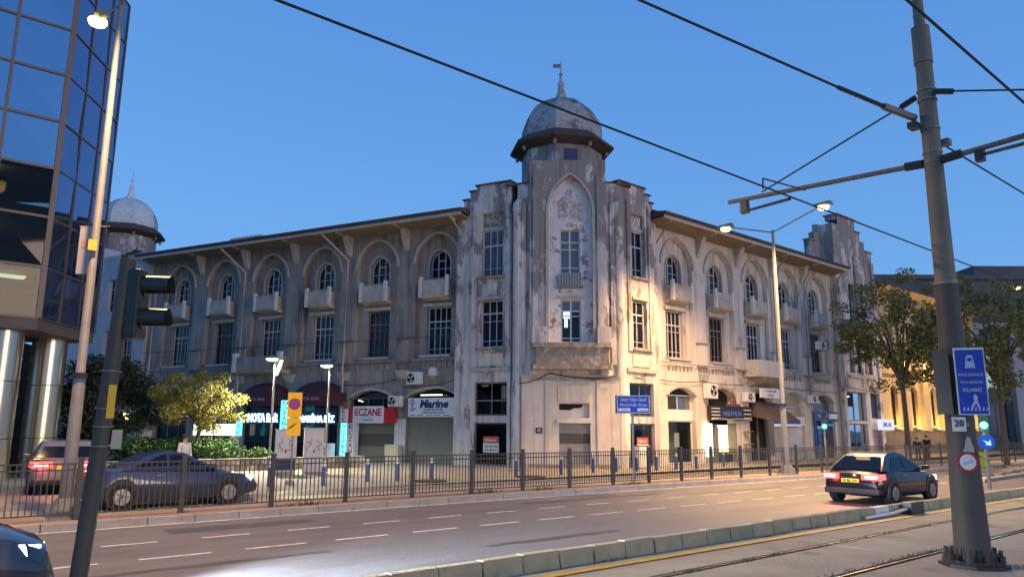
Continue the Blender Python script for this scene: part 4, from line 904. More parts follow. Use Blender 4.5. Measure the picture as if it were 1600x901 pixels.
text('TURİZM', FR(16.05, .705, 4.48), RR, 1.3, .17, BLKT, t); text('OTEL', FR(16.05, .705, 4.2), RR, .8, .17, BLKT, t)
# lit blue-white sign on the last pier
t = sign_board('shop_sign', FR, 30.9, 33.2, 2.12, 2.9, .7, .95, SIGNL, 'small glowing blue white sign at the far right end of the building')
text('EMLAK', FR(32.0, .955, 2.52), RR, 1.5, .36, BLUEP, t)
q = MB(FR); q.box(31.8, 32.2, .45, .7, 2.6, 2.7); q.build('bracket', BLK, t)

# ================================================================== GLASS OFFICE TOWER (left)
GT_ = empty('glass_office_tower', (2.0, 32.0, .15), label='blue glass office tower on round metal columns at the left edge', cat='building')
GX, GY = 4.36, 31.0; PZ = [5.85+1.85*k for k in range(9)]
FA = lambda s, d, z: Vector((GX-s, GY-d, z))
da = Vector((cos(radians(55)), sin(radians(55)))); na = Vector((sin(radians(55)), -cos(radians(55))))
FB = lambda s, d, z: Vector((GX+da.x*s+na.x*d, GY+da.y*s+na.y*d, z))
for j, (z0, z1) in enumerate(zip(PZ, PZ[1:])):
    for i in range(5):
        q = MB(FA); e = random.uniform(-.03, .03); q.add([(1.78*i+.05, e, z0+.04), (1.78*(i+1)-.05, -e, z0+.04), (1.78*(i+1)-.05, e*.5, z1-.04), (1.78*i+.05, e*.5, z1-.04)], [(0, 1, 2, 3)])
        q.build('pane', GCLR if j < 3 else GBLUE, GT_)
    for i in range(3):
        q = MB(FB); e = random.uniform(-.03, .03); q.add([(1.47*i+.04, e, z0+.04), (1.47*(i+1)-.04, -e, z0+.04), (1.47*(i+1)-.04, e*.5, z1-.04), (1.47*i+.04, e*.5, z1-.04)], [(0, 1, 2, 3)])
        q.build('pane', GNAVY, GT_)
for z in PZ:
    q = MB(FA); q.box(.03, 9, -.06, .05, z-.045, z+.045); q.build('mullion', MULL, GT_)
    q = MB(FB); q.box(.03, 4.42, -.06, .04, z-.03, z+.03); q.build('mullion', MULL, GT_)
for i in range(6): q = MB(FA); w = .09 if i == 0 else .05; q.box(1.78*i-w, 1.78*i+w, -.065, .055, 5.85, PZ[-1]); q.build('mullion', MULL, GT_)
for i in range(1, 4): q = MB(FB); q.box(1.47*i-.03, 1.47*i+.03, -.065, .045, 5.85, PZ[-1]); q.build('mullion', MULL, GT_)
q = MB(); pts = [FA(9, 0, 0), FA(0, 0, 0), FB(4.42, 0, 0), FB(4.42, -9, 0), FA(9, -12, 0)]; P2 = [(p.x, p.y) for p in pts]
ins = [(FA(9, -.3, 0)), FA(.3, -.3, 0), FB(4.25, -.3, 0), FB(4.25, -8, 0), FA(9, -11, 0)]; P3 = [(p.x, p.y) for p in ins]
q.prism(P2, 5.42, 5.80); q.build('soffit', M('tower_soffit', (.13, .10, .08), (.10, .08, .065), 2, .6), GT_)
for k in range(3): q = MB(); q.prism(P3, PZ[k]-.12 if k else 5.81, PZ[k]+.08); q.build('floor_slab', M('office_floor', (.09, .085, .07), rough=.8), GT_)
q = MB(); q.prism(P3, PZ[3]-.1, PZ[-1]); q.build('upper_core', DARK, GT_)
q = MB(); q.box(-4.5, 6.2, 36.5, 36.7, 5.9, PZ[3]-.12); q.build('office_wall', M('office_back_wall', (.075, .072, .05), (.04, .04, .03), .6, .8), GT_)
for (x, z) in ((3.4, PZ[1]-.30),): q = MB(); q.box(x-.75, x+.55, 31.9, 32.5, z, z+.05); q.build('ceiling_lamp', EM('office_ceiling_lamp', (.9, 1, .8), 1.6), GT_)
q = MB(); q.lathe([(.05, PZ[3]-.32), (.16, PZ[3]-.26), (.05, PZ[3]-.2)], 8, (2.52, 31.4)); q.build('ceiling_lamp', EM('office_yellow_lamp', (1, .75, .25), 10), GT_)
point('office_light', (2.4, 31.7, PZ[3]-.4), 30, (1, .8, .3), GT_, .1); point('office_light', (3.0, 32.4, PZ[1]-.5), 18, (.9, 1, .8), GT_, .2); point('office_light', (2.4, 33.4, PZ[2]-.5), 16, (.9, 1, .75), GT_, .3)
q = MB(); q.box(1.2, 2.2, 33.6, 34.2, PZ[1]+.08, PZ[1]+.8); q.build('office_desk', M('desk', (.3, .28, .22), rough=.7), GT_)
for (cx, cy) in ((3.55, 32.1), (5.35, 34.4), (1.4, 32.1)):
    q = MB(); q.lathe([(.62, .15), (.62, 1.6)], 24, (cx, cy)); q.build('column', COLM, GT_, smooth=True); 
    for za, zb in ((1.63, 3.6), (3.63, 5.42)): q = MB(); q.lathe([(.62, za), (.62, zb)], 24, (cx, cy)); q.build('column', COLM, GT_, smooth=True)
    q = MB(); q.lathe([(.605, 1.5), (.605, 3.7)], 16, (cx, cy)); q.build('column_joint', BLK, GT_)
WL = M('dark_brown_cladding', (.07, .052, .045), (.055, .04, .036), 2, .5)
for i in range(7): q = MB(); q.hexa([(-4, 35.3, .15+i*.76), (4.6, 35.3, .15+i*.76), (4.6, 35.8, .15+i*.76), (-4, 35.8, .15+i*.76)], [(-4, 35.3, .86+i*.76), (4.6, 35.3, .86+i*.76), (4.6, 35.8, .86+i*.76), (-4, 35.8, .86+i*.76)]); q.build('cladding_panel', WL, GT_)
for i in range(1, 7): q = MB(); q.box(-4, 4.62, 35.26, 35.6, .115+i*.76, .145+i*.76); q.build('cladding_strip', FRM, GT_)
q = MB(); q.prism([(-4, 35.82), (4.5, 35.82), (7.0, 41), (-4, 41)], .15, 5.41); q.build('ground_floor_core', DARK, GT_)

# ================================================================== NEIGHBOURS (right)
NB = empty('ochre_building', (62, 26, .15), label='ochre building with tall dark arched windows lit by yellow uplights', cat='building')
FO = lambda s, d, z: Vector((O.x+s, 26.1-d, z))
wc = [36.2, 40.2, 44.3, 48.4, 52.5]
b = MB(FO); b.panel(rect(32.75, 56, .1, 13.5), [segarch(c, .62, 2.35, 5.3, 5.75) for c in wc]+[rect(c-.7, c+.7, 7.9, 11.0) for c in wc], 0, .35); b.build('wall', OCHRE, NB)
b = MB(FO); b.box(32.76, 56, .003, .18, .1, 2.05); b.build('plinth', PLINTH, NB)
b = MB(FO); b.box(32.76, 56, .003, .35, 6.55, 6.85); b.build('string_course', OCHRE, NB)
b = MB(FO); b.hexa([(32.7, 0, 13.2), (56.2, 0, 13.2), (56.2, .7, 13.45), (32.7, .7, 13.45)], [(32.7, 0, 13.7), (56.2, 0, 13.7), (56.2, .9, 13.7), (32.7, .9, 13.7)]); b.build('cornice', OCHRE, NB)
b = MB(FO); b.hexa([(32.7, 1.0, 13.72), (56.3, 1.0, 13.72), (56.3, -12, 13.72), (32.7, -12, 13.72)], [(40, -4, 16.5), (52, -4, 16.5), (52, -7, 16.5), (40, -7, 16.5)]); b.build('roof', ROOF, NB)
b = MB(FO); b.box(56, 56.1, -12, 0, .1, 13.6); b.box(32.8, 56, -12.2, -12, .1, 13.6); b.build('rear_wall', DARK, NB)
for c in wc:
    win_rect(FO, c-.61, c+.61, 2.36, 5.25, -.3, 2, (.3, .6), NB, fm=BLK)
    q = MB(FO); q.face(segarch(c, .62, 5.2, 5.3, 5.74), -.3); q.build('pane', GLS, NB)
    win_rect(FO, c-.69, c+.69, 7.91, 10.99, -.3, 2, (.6,), NB, fm=FRM, gm=GLP)
    q = MB(FO); q.box(c-.8, c+.8, .004, .3, 2.18, 2.34); q.build('sill', STONE, NB)
    q = MB(FO); q.box(c-.30, c+.30, -.1, .16, 2.36, 2.5); q.build('uplight', YLIT, NB)
    point('uplight_lamp', FO(c, .45, 2.7), 110, (1, .62, .18), NB, .1); point('uplight_lamp', FO(c+1.9, .6, 7.1), 170, (1, .62, .18), NB, .1)
    q = MB(FO); q.box(c+1.55, c+2.05, .1, .4, 6.86, 6.98); q.build('uplight', YLIT, NB)
    q = MB(FO); q.box(c+1.3, c+2.3, .002, .28, 2.06, 13.15); q.build('pilaster', OCHRE, NB)
q = MB(FO); q.hexa([(37.6, .35, 6.3), (39.4, .35, 6.3), (39.3, .8, 6.5), (37.7, .8, 6.5)], [(37.3, .35, 6.9), (39.7, .35, 6.9), (39.7, 1.2, 6.9), (37.3, 1.2, 6.9)]); bal = q.build('balcony', DSTONE, NB)
q = MB(FO); q.box(37.35, 39.65, 1.05, 1.15, 6.9, 7.8); q.build('parapet', OCHRE, bal)

DB = empty('columned_building', (95, 28, .15), label='dark grey columned public building closing the street at the right', cat='building')
ad = atan2(-28, 32); dd = Vector((cos(ad), sin(ad))); nd = Vector((sin(ad), -cos(ad)))
FD2 = lambda s, d, z: Vector((95+dd.x*s+nd.x*d, 28+dd.y*s+nd.y*d, z))
hs = []
for i in range(8):
    c = -14+i*4.6; hs += [rect(c-1.0, c+1.0, 1.2, 5.0), rect(c-1.0, c+1.0, 6.6, 10.4)]
b = MB(FD2); b.panel(rect(-20, 26, .1, 13.2), hs, 0, .5); b.build('wall', DWALL, DB)
b = MB(FD2); b.box(-20, 26, -.4, .9, 13.2, 13.9); b.build('cornice', PGREY, DB)
b = MB(FD2); b.box(-20, 10, -8, -1.2, 13.9, 19.2); b.build('upper_storey', DWALL, DB); b = MB(FD2); b.box(-20.3, 10.3, -8.2, -.9, 19.2, 19.7); b.build('cornice', DWALL, DB); b = MB(FD2); b.box(0, 8, -7, -2, 19.7, 21.0); b.build('roof_house', DWALL, DB)
for i in range(8):
    c = -14+i*4.6
    for z0, z1 in ((1.2, 5.0), (6.6, 10.4)): win_rect(FD2, c-.99, c+.99, z0+.01, z1-.01, -.4, 2, (.5,), DB, fm=FRMD, gm=(GLP if (i+int(z0)) % 3 else M('lit_office_pane', (.3, .42, .40), emis=(.6, .9, .85), es=.35)) )
    q = MB(FD2); q.box(c+1.7, c+2.9, .003, .8, .1, 13.15); q.build('column', PGREY, DB)
for s_ in (-1.2, .9):
    t = empty('globe_lamp', FD2(s_+.3, 22, 4), 0, 'white lamp head on the dark building, %s of the two' % ('left' if s_ < 0 else 'right'), 'lamp', 'white lamps in front of the columned building')
    q = MB(FD2); q.lathe([(.05, 5.15), (.55, 5.25), (.5, 5.45), (.05, 5.5)], 10, (s_+.3, 22)); q.build('lamp_head', WSIGN, t); q = MB(FD2); q.lathe([(.42, 5.08), (.42, 5.14)], 10, (s_+.3, 22)); q.build('bulb', EM('small_white_lamp', (1, 1, .95), 4), t)
    q = MB(FD2); q.tube([(s_+.3, 22, .15), (s_+.3, 22, 5.2)], .06, 6); q.build('post', BLK, t)

# ================================================================== STREET LAMPS
def lamp_parts(root, h, rise, reach, heads=(1, -1)):
    q = MB(); q.lathe([(.20, 0), (.20, .1), (.14, .12), (.128, 3.0), (.10, 3.05), (.062, h)], 12); q.build('pole', STEEL, root, world=False, smooth=True)
    q = MB(); q.hexa([(-.32, -.32, 0), (.32, -.32, 0), (.32, .32, 0), (-.32, .32, 0)], [(-.17, -.17, .42), (.17, -.17, .42), (.17, .17, .42), (-.17, .17, .42)]); q.build('base', STEEL, root, world=False)
    q = MB(); q.lathe([(.155, 3.0), (.155, 3.12)], 12); q.build('collar', BLK, root, world=False)
    for sg in heads:
        q = MB(); q.tube([(0, 0, h-.12), (0, sg*reach*.98, h+rise)], .035, 8); q.build('arm', STEEL, root, world=False)
        y = sg*reach
        q = MB(); q.hexa([(-.16, y-.42*1, h+rise-.05), (.16, y-.42, h+rise-.05), (.14, y+.42, h+rise+.0), (-.14, y+.42, h+rise+.0)], [(-.10, y-.36, h+rise+.14), (.10, y-.36, h+rise+.14), (.08, y+.38, h+rise+.12), (-.08, y+.38, h+rise+.12)]); hd = q.build('lamp_head', STEEL, root, world=False)
        q = MB(); q.lathe([(.06, h+rise-.24), (.20, h+rise-.19), (.25, h+rise-.10), (.24, h+rise-.045)], 12, (0, y)); q.build('bulb', SODIUM, hd, world=False, smooth=True)
LAMPP = 3400
def street_lamp(x, y, h, rise, reach, label, p=LAMPP, z=.15, p2=None):
    t = empty('street_lamp', (x, y, z), 0, label, 'street lamp', 'double armed street lamps')
    lamp_parts(t, h, rise, reach)
    for sg in (1, -1): spot('sodium_light', (0, sg*reach, h+rise-.32), (0, sg*.10, -1), p if sg > 0 else (p2 or p), WARM, t, angle=146, blend=.6, radius=.22, world=False)
    return t
street_lamp(31.5, 17.85, 11.2, .65, 2.52, 'tall double armed street lamp with lit sodium heads in front of the white shutter', 8000, p2=14000)
tl = street_lamp(3.6, 19.0, 12.23, .75, 2.8, 'tall street lamp with one lit head in view beside the glass office tower', 260, p2=9000)
q = MB(); q.box(-.16, .02, -.15, -.13, 5.9, 6.15); q.build('sticker', YELS, tl, world=False)
street_lamp(66, 14.9, 12.2, .65, 2.5, 'distant street lamp glowing at the right edge of the view', 7000)
t = empty('street_banner', (3.72, 19.4, 5.6), radians(-40), 'pale street banner with faint red print hanging behind the left lamp pole', 'banner')
q = MB(); q.box(-.42, .0, -.01, .01, 0, 1.15); q.build('cloth', M('dull_white_cloth', (.36, .35, .35)), t, world=False); q = MB(); q.box(-.36, -.06, -.016, -.011, .62, .82); q.build('red_print', M('faded_red', (.40, .24, .23)), t, world=False); q = MB(); q.tube([(-.45, 0, 1.15), (.25, 0, 1.15)], .015, 5); q.build('rod', STEEL, t, world=False)

def park_lamp(x, y, h, label, second=False, p=900):
    t = empty('park_lamp', (x, y, .15), 0, label, 'park lamp', 'white park lamps in front of the bar')
    q = MB(); q.lathe([(.10, 0), (.10, .6), (.055, .65), (.045, h-.25)], 10); q.build('post', STEEL, t, world=False)
    ax = Vector((-.65, .76, 0)); e = -.25
    q = MB(); q.tube([(0, 0, h-.3), (e*.4*ax.x*-1, 0, h-.08), (-.12, .1, h+.02)], .03, 6); q.build('arm', STEEL, t, world=False)
    q = MB(); q.lathe([(.30, h-.02), (.28, h+.06), (.06, h+.14)], 12, (-.12, .1)); hd = q.build('lamp_head', STEEL, t, world=False)
    q = MB(); q.lathe([(.08, h-.13), (.24, h-.08), (.27, h-.025)], 12, (-.12, .1)); q.build('bulb', WLAMP, hd, world=False)
    spot('white_light', (-.12, .1, h-.30), (0, 0, -1), p, NEUT, t, 150, .5, .2, world=False)
    if second:  # flare streak, shaped as a slanted glowing head on an added arm
        q = MB(); q.tube([(.02, 0, h-.25), (.13, -.08, h-.02)], .025, 6); q.build('arm', STEEL, t, world=False)
        R0 = Vector((.13, -.10, h-.1)); q = MB(); q.hexa([(-.02, -.05, h-.78), (.06, -.12, h-.78), (.10, -.10, h-.78), (.02, -.03, h-.78)], [(.16, -.13, h-.1), (.24, -.20, h-.1), (.30, -.16, h-.1), (.22, -.09, h-.1)]); hd = q.build('lamp_head', WLAMP, t, world=False)
    return t
park_lamp(14.1, 33.05, 5.02, 'lit white park lamp with a flare streak shaped as second head behind the grey cabinets, nearer the yellow tree', True, 4200)
park_lamp(16.16, 31.7, 4.75, 'lit white park lamp with one head between cabinet and pharmacy', False, 700)

# ================================================================== TRAM POLE, SIGNS ON IT, OVERHEAD WIRES
TP = empty('tram_pole', (12.62, 4.27, .2), 0, 'thick olive grey tram catenary pole on a bolted base plate', 'tram pole')
q = MB(); q.lathe([(.245, .10), (.205, 1.6), (.165, 4.2)], 20); q.build('lower_pole', POLED, TP, world=False, smooth=True)
q = MB(); q.lathe([(.172, 4.18), (.172, 4.23)], 20); q.build('joint_ring', STEEL, TP, world=False)
q = MB(); q.lathe([(.150, 4.2), (.126, 7.9)], 20); q.build('middle_pole', POLEM, TP, world=False, smooth=True)
q = MB(); q.lathe([(.142, 7.9), (.138, 8.55)], 20); q.build('upper_sleeve', POLEM, TP, world=False, smooth=True)
q = MB(); q.lathe([(.085, 8.55), (.08, 9.3)], 16); q.build('top_pole', POLEM, TP, world=False, smooth=True)
q = MB(); q.lathe([(.09, 8.75), (.09, 8.8)], 16); q.build('clamp', STEEL, TP, world=False)
for z in (6.18, 6.35, 6.75, 7.25, 7.42): q = MB(); q.lathe([(.148, z-.015), (.148, z+.015)], 20); q.build('clamp', STEEL, TP, world=False)
q = MB(); q.lathe([(.46, .0), (.46, .05)], 8, rot=pi/8); q.build('base_plate', BLK, TP, world=False)
q = MB(); q.lathe([(.40, .05), (.42, .09)], 8, rot=pi/8); q.build('base_plate', POLED, TP, world=False)
for k in range(8):
    a = k*pi/4+.2; q = MB(); q.lathe([(.055, .05), (.055, .17), (.028, .175), (.028, .25)], 6, (.35*cos(a), .35*sin(a))); q.build('bolt', RUST if k % 2 else POLED, TP, world=False)
    q = MB(); x, y = .26*cos(a+.39), .26*sin(a+.39); x2, y2 = .36*cos(a+.39), .36*sin(a+.39); q.add([(x, y, .09), (x2, y2, .09), (x, y, .30)], [(0, 1, 2)]); q.build('stiffener', POLED, TP, world=False)
# bracket arms
for sg, yo in ((1, 8.05), (-1, .6)):
    q = MB(); q.tube([(12.6, 4.27+sg*.16, 6.40), (12.6, yo, 6.58)], .045, 8); q.build('bracket_arm', POLEM, TP)
    q = MB(); q.tube([(12.6, 4.27+sg*.14, 6.40), (12.6, 4.27+sg*.42, 6.42)], .075, 8); q.build('insulator', BLK, TP)
    q = MB(); q.tube([(12.58, 4.27+sg*.15, 7.55), (12.6, 7.32 if sg > 0 else 1.3, 6.62)], .016, 5); q.build('stay_wire', CABLE, TP)
    q = MB(); q.tube([(12.58, 4.27+sg*.15, 7.55), (12.58, 4.27+sg*.40, 7.46)], .05, 6); q.build('insulator', BLK, TP)
    y1 = 7.7 if sg > 0 else 3.6-.0; y2 = 5.9 if sg > 0 else 2.2
    q = MB(); q.box(12.54, 12.66, y1-.07, y1+.07, 6.28, 6.52) if sg > 0 else q.box(12.54, 12.66, y1-.06, y1+.06, 6.22, 6.40); q.build('clamp_block', BLK, TP)
    q = MB(); q.tube([(12.6, y1, 6.32), (11.0, y2, 5.82)], .028, 6); q.build('steady_arm', BLK, TP)
    q = MB(); q.tube([(12.6, y2+.55*sg, 6.45), (10.3, y2+.05, 6.02), (10.2, y2, 5.82)], .014, 5); q.build('hanger_wire', CABLE, TP)
q = MB(); q.box(12.30, 12.50, 4.36, 4.50, 6.95, 7.05); q.build('bracket', BLK, TP); q = MB(); q.box(12.72, 12.86, 4.05, 4.2, 6.68, 6.78); q.build('bracket', STEEL, TP)
def wire(name, pts, r, label, cat='cable', m=CABLE):
    q = MB(); q.tube(pts, r, 6); o = q.build(name, m, None); return tag(o, label, cat)
xs = [-40, -10, 0, 6, 12, 20, 30, 45, 70, 120]
wire('contact_wire', [(x, 5.88+bend(x)*.5, 5.84-.0006*abs(x-11)*6) for x in xs], .014, 'black tram contact wire crossing in front of the dome', 'wire')
wire('contact_wire', [(x, 2.2+bend(x)*.4, 5.72) for x in xs], .015, 'black tram contact wire passing right of the tram pole', 'wire')
wire('feeder_wire', [(12.7, 4.25, 6.80), (17.5, 4.3, 6.92), (30, 4.1, 7.0), (60, 2, 7.0)], .016, 'thin wire running away to the right from the tram pole', 'wire')
wire('span_wire', [(11.0, 4.98, 7.43), (7.5, 6.05, 8.0), (2.5, 7.6, 8.75), (-8, 10.8, 10.2)], .02, 'thick span wire rising to the upper left from the tram pole', 'wire')
q = MB(); q.tube([(12.52, 4.45, 7.18), (11.9, 4.68, 7.28)], .06, 8); sp = q.build('tension_rod', STEEL, TP)
q = MB(); q.tube([(11.9, 4.68, 7.28), (11.0, 4.98, 7.43)], .035, 6); q.build('turnbuckle', BLK, TP)
# blue tram warning sign on the pole, facing the camera
def face_frame(x, y, ang):
    r = Vector((cos(ang), sin(ang))); n = Vector((sin(ang), -cos(ang)))
    return (lambda s, d, z: Vector((x+r.x*s+n.x*d, y+r.y*s+n.y*d, z))), (r.x, r.y, 0)
FS, RS = face_frame(12.66, 4.10, radians(-58))
t = empty('warning_sign', (12.6, 4.0, 2.3), 0, 'blue tram warning sign with white pictograms and text on the tram pole', 'sign')
b = MB(FS); b.box(-.23, .17, .22, .25, 2.37, 3.36); b.build('panel', WSIGN, t); b = MB(FS); b.box(-.215, .155, .25, .256, 2.385, 3.33); b.build('blue_sheet', BLUES, t)
b = MB(FS); b.hexa([(-.46, .02, 2.38), (-.30, .18, 2.38), (-.30, .23, 2.38), (-.48, .08, 2.38)], [(-.46, .02, 3.35), (-.30, .18, 3.35), (-.30, .23, 3.35), (-.48, .08, 3.35)]); b.build('side_panel', GREENB, t)
LB = M('pale_sign_print', (.46, .52, .66), rough=.5)
b = MB(FS); b.slab([(-.10, 3.06), (.04, 3.06), (.03, 3.09), (.02, 3.20), (.0, 3.25), (-.06, 3.25), (-.08, 3.20), (-.09, 3.09)], .256, .262); b.build('tram_pictogram', LB, t)
b = MB(FS); b.box(-.06, .0, .262, .266, 3.16, 3.21); b.build('tram_window', BLUES, t)
for z, tx, w in ((2.965, 'ÖNCE GÜVENLİK', .33), (2.85, 'YAYA GEÇİDİNİ', .29), (2.735, 'KULLANINIZ', .25)): text(tx, FS(-.03, .26, z), RS, w, .055, LB, t)
b = MB(FS); b.slab([(-.04, 2.48), (.0, 2.54), (.02, 2.48), (.05, 2.48), (.02, 2.58), (.03, 2.63), (.0, 2.68), (-.03, 2.64), (-.02, 2.58), (-.07, 2.48)], .256, .262); b.build('walker_pictogram', LB, t)
for i in range(7): b = MB(FS); b.slab([(-.18+i*.05, 2.43), (-.155+i*.05, 2.43), (-.145+i*.05, 2.48), (-.165+i*.05, 2.48)], .256, .261); b.build('crossing_stripe', LB, t)
FS2, RS2 = face_frame(12.62, 4.27, radians(-48))
t = empty('number_plate_sign', (12.5, 4.0, 2.1), 0, 'small white plate with the number 20 on the tram pole', 'sign')
b = MB(FS2); b.box(-.22, -.03, .26, .27, 2.13, 2.34); b.build('plate', WHITEB, t); text('20', FS2(-.125, .274, 2.25), RS2, .13, .10, BLKT, t)
b = MB(FS2); b.box(-.10, .02, .22, .26, 2.2, 2.26); b.build('bracket', STEEL, t)
t = empty('paper_sticker', (12.5, 4.0, 1.85), 0, 'torn whitish paper sticker on the tram pole', 'sticker')
b = MB(FS2); b.slab([(-.10, 1.84), (.06, 1.83), (.05, 1.92), (.03, 1.97), (.02, 2.04), (-.02, 2.06), (-.05, 2.0), (-.06, 1.92)], .237, .242); b.build('paper', M('old_paper', (.40, .39, .33)), t)
t = empty('no_entry_disc', (12.5, 4.0, 1.6), 0, 'small round white disc with red rim low on the tram pole', 'sign')
def disc(F, c, z, r, d0, d1, n=24): 
    b = MB(F); b.slab([(c+r*cos(2*pi*i/n), z+r*sin(2*pi*i/n)) for i in range(n)], d0, d1); return b
disc(FS2, -.05, 1.69, .145, .24, .25).build('rim', REDS, t); disc(FS2, -.05, 1.69, .112, .25, .254).build('face', WSIGN, t)
b = MB(FS2); b.slab([(-.13, 1.68), (-.03, 1.71), (.0, 1.75), (.03, 1.70), (.03, 1.66), (-.02, 1.67), (-.10, 1.64)], .254, .257); b.build('pictogram', GREYB, t)
t = empty('tape_mark', (12.8, 4.1, 1.7), 0, 'bright yellow chevron sticker on the right side of the tram pole', 'sticker')
b = MB(FS2); b.slab([(.13, 1.84), (.21, 1.80), (.22, 1.74), (.14, 1.78)], .205, .212); b.build('chevron', M('fluorescent_yellow', (.68, .70, .02)), t); b = MB(FS2); b.slab([(.14, 1.74), (.22, 1.70), (.22, 1.64), (.15, 1.62)], .205, .212); b.build('chevron', M('fluorescent_yellow2', (.68, .70, .02)), t)
b = MB(); b.box(12.35, 12.36, 4.0, 4.1, 7.7, 7.8)
# control box on the kerb behind the pole, with a white conduit
t = empty('junction_box', (19.0, 7.75, .2), 0, 'black junction box with white conduit against the near kerb', 'junction box')
q = MB(); q.box(18.8, 19.5, 7.55, 7.78, .2, .48); q.build('box', BLK, t, bevel=.02); q = MB(); q.tube([(18.8, 7.68, .33), (18.2, 7.74, .27), (16.9, 7.76, .25)], .035, 7); q.build('conduit', WHITEB, t)

# ================================================================== TRAFFIC SIGNALS
t = empty('traffic_signal', (1.575, 7.62, .2), 0, 'dark traffic signal seen from the side on a leaning olive pole at left', 'traffic signal')
q = MB(); q.tube([(1.57, 7.62, .2), (1.66, 7.60, 2.0), (1.735, 7.585, 3.68)], .073, 14, .070); q.build('pole', M('dark_olive_pole_paint', (.075, .07, .05), (.06, .055, .04), 2, .6), t, smooth=True)
q = MB(); q.lathe([(.16, .2), (.16, .24)], 8, (1.57, 7.62)); q.build('base_plate', POLED, t)
FTL, RTL = face_frame(1.84, 7.56, radians(52))
q = MB(FTL); q.box(-.12, .12, -.06, .06, 2.93, 3.58); q.build('housing', GREENB, t, bevel=.02)
for z in (3.43, 3.12):
    q = MB(FTL); n = 12; vs = []
    for rr, dd_ in ((.105, .06), (.10, .30)): vs += [(rr*cos(-.5+(pi+1.0)*i/n), dd_, z+rr*sin(-.5+(pi+1.0)*i/n)) for i in range(n+1)]
    q.add(vs, [(i, i+1, n+2+i, n+1+i) for i in range(n)]); v = q.build('visor', GREENB, t)
    disc(FTL, 0, z, .095, .066, .075).build('lens', M('unlit_lens', (.03, .02, .02), rough=.2), t)
for z in (3.0, 3.5): q = MB(); q.tube([(1.72, 7.59, z), (1.84, 7.56, z)], .025, 6); q.build('bracket', STEEL, t)
for z in (1.95, 2.12, 2.28, 2.62): q = MB(); q.lathe([(.088, z), (.088, z+.012)], 14, (1.66+(z-2)*.045, 7.60)); q.build('strap', STEEL, t)
FK, RK = face_frame(1.66, 7.6, radians(-12)); q = MB(FK); q.box(.02, .085, .07, .09, 2.2, 2.5); q.build('sticker', YELS, t)
q = MB(FK); q.box(.085, .17, -.06, .02, 1.93, 2.10); q.build('push_button_box', BEIGEB, t)
def small_signal(x, y, z, label, ang, zb, grn=GRN):
    t = empty('traffic_signal', (x, y, zb), 0, label, 'traffic signal', 'green lit traffic signals')
    F, Rr_ = face_frame(x, y, ang)
    q = MB(F); q.tube([(0, -.12, zb), (0, -.12, z+.5)], .05, 8); q.build('pole', POLEM, t)
    q = MB(F); q.box(-.13, .13, -.06, .06, z-.15, z+.75); q.build('housing', GREENB, t)
    for k, m in ((0, grn), (.29, BLK), (.58, BLK)):
        disc(F, 0, z+k, .10, .06, .075).build('lens', m, t)
        q = MB(F); n = 8; q.add([(.11*cos(pi*i/n), d_, z+k+.11*sin(pi*i/n)) for d_ in (.06, .2) for i in range(n+1)], [(i, i+1, n+2+i, n+1+i) for i in range(n)]); q.build('visor', GREENB, t)
    point('green_glow', F(0, .35, z), 12, (.05, 1, .5), t, .08); return t
t = small_signal(25.7, 8.05, 2.30, 'traffic signal with bright green light beside the tram pole', radians(-68), .42)
F, Rr_ = face_frame(25.7, 8.02, radians(-60))
t2 = empty('round_sign', (24.6, 8.07, 1.7), 0, 'round blue arrow sign under the bright green signal', 'sign')
disc(F, -.0, 1.80, .22, .0, .012).build('disc', BLUES, t2); b = MB(F); b.slab([(-.1, 1.86), (.05, 1.80), (.10, 1.88), (.12, 1.70), (-.05, 1.72), (.0, 1.76)], .012, .016); b.build('arrow', WSIGN, t2)
small_signal(35.0, 17.75, 2.28, 'traffic signal with green light in front of the blue shopfront', radians(-60), .15)

# ================================================================== FENCE, BOLLARDS, CABINETS, POST SIGNS
FN = empty('pedestrian_fence', (0, 18.5, .15), 0, 'long dark metal pedestrian fence with thin upright bars along the kerb', 'fence')
px_ = [-2.5, -.45, 1.62, 3.72, 5.86, 8.02, 10.07, 12.17, 14.28, 16.31, 18.38, 20.5, 22.42, 24.3, 26.17, 28.14, 30.2, 32.3, 34.4, 36.5, 38.6, 40.7, 42.8, 44.9, 47.0, 49.2, 51.4, 53.6, 55.8, 58, 60.2]
FY = lambda x: 18.52+bend(x)*.75
bar_me = MB().box(-.011, .011, -.011, .011, .10, 1.10)
proto = None; nb = 0; rest = MB()
for x0, x1 in zip(px_, px_[1:]):
    q = MB(); q.box(x0-.055, x0+.055, FY(x0)-.035, FY(x0)+.035, .15, 1.42); q.build('post', FENCEM, FN)
    q = MB(); q.box(x0-.062, x0+.062, FY(x0)-.042, FY(x0)+.042, 1.42, 1.45); q.build('post_cap', FENCEM, FN)
    for z in (1.30, 1.17, .26):
        q = MB(); y0, y1 = FY(x0), FY(x1); q.hexa([(x0+.055, y0-.015, z), (x1-.055, y1-.015, z), (x1-.055, y1+.015, z), (x0+.055, y0+.015, z)], [(x0+.055, y0-.015, z+.03), (x1-.055, y1-.015, z+.03), (x1-.055, y1+.015, z+.03), (x0+.055, y0+.015, z+.03)]); q.build('rail', FENCEM, FN)
    n = 17; dx = (x1-x0)/(n+1)
    for i in range(1, n+1):
        x = x0+dx*i; y = FY(x)
        if x0 > 1.5 and nb < 300:
            if proto is None:
                proto = MB().box(-.010, .010, -.010, .010, .13, 1.165).build('bar', FENCEM, FN, world=False); o = proto
            else:
                o = proto.copy(); link(o)
            o.location = (x-0, y-18.5, 0); nb += 1
        else: rest.box(x-.010, x+.010, y-.010, y+.010, .28, 1.31)
ro = rest.build('bars', FENCEM, FN); ro['kind'] = 'stuff'

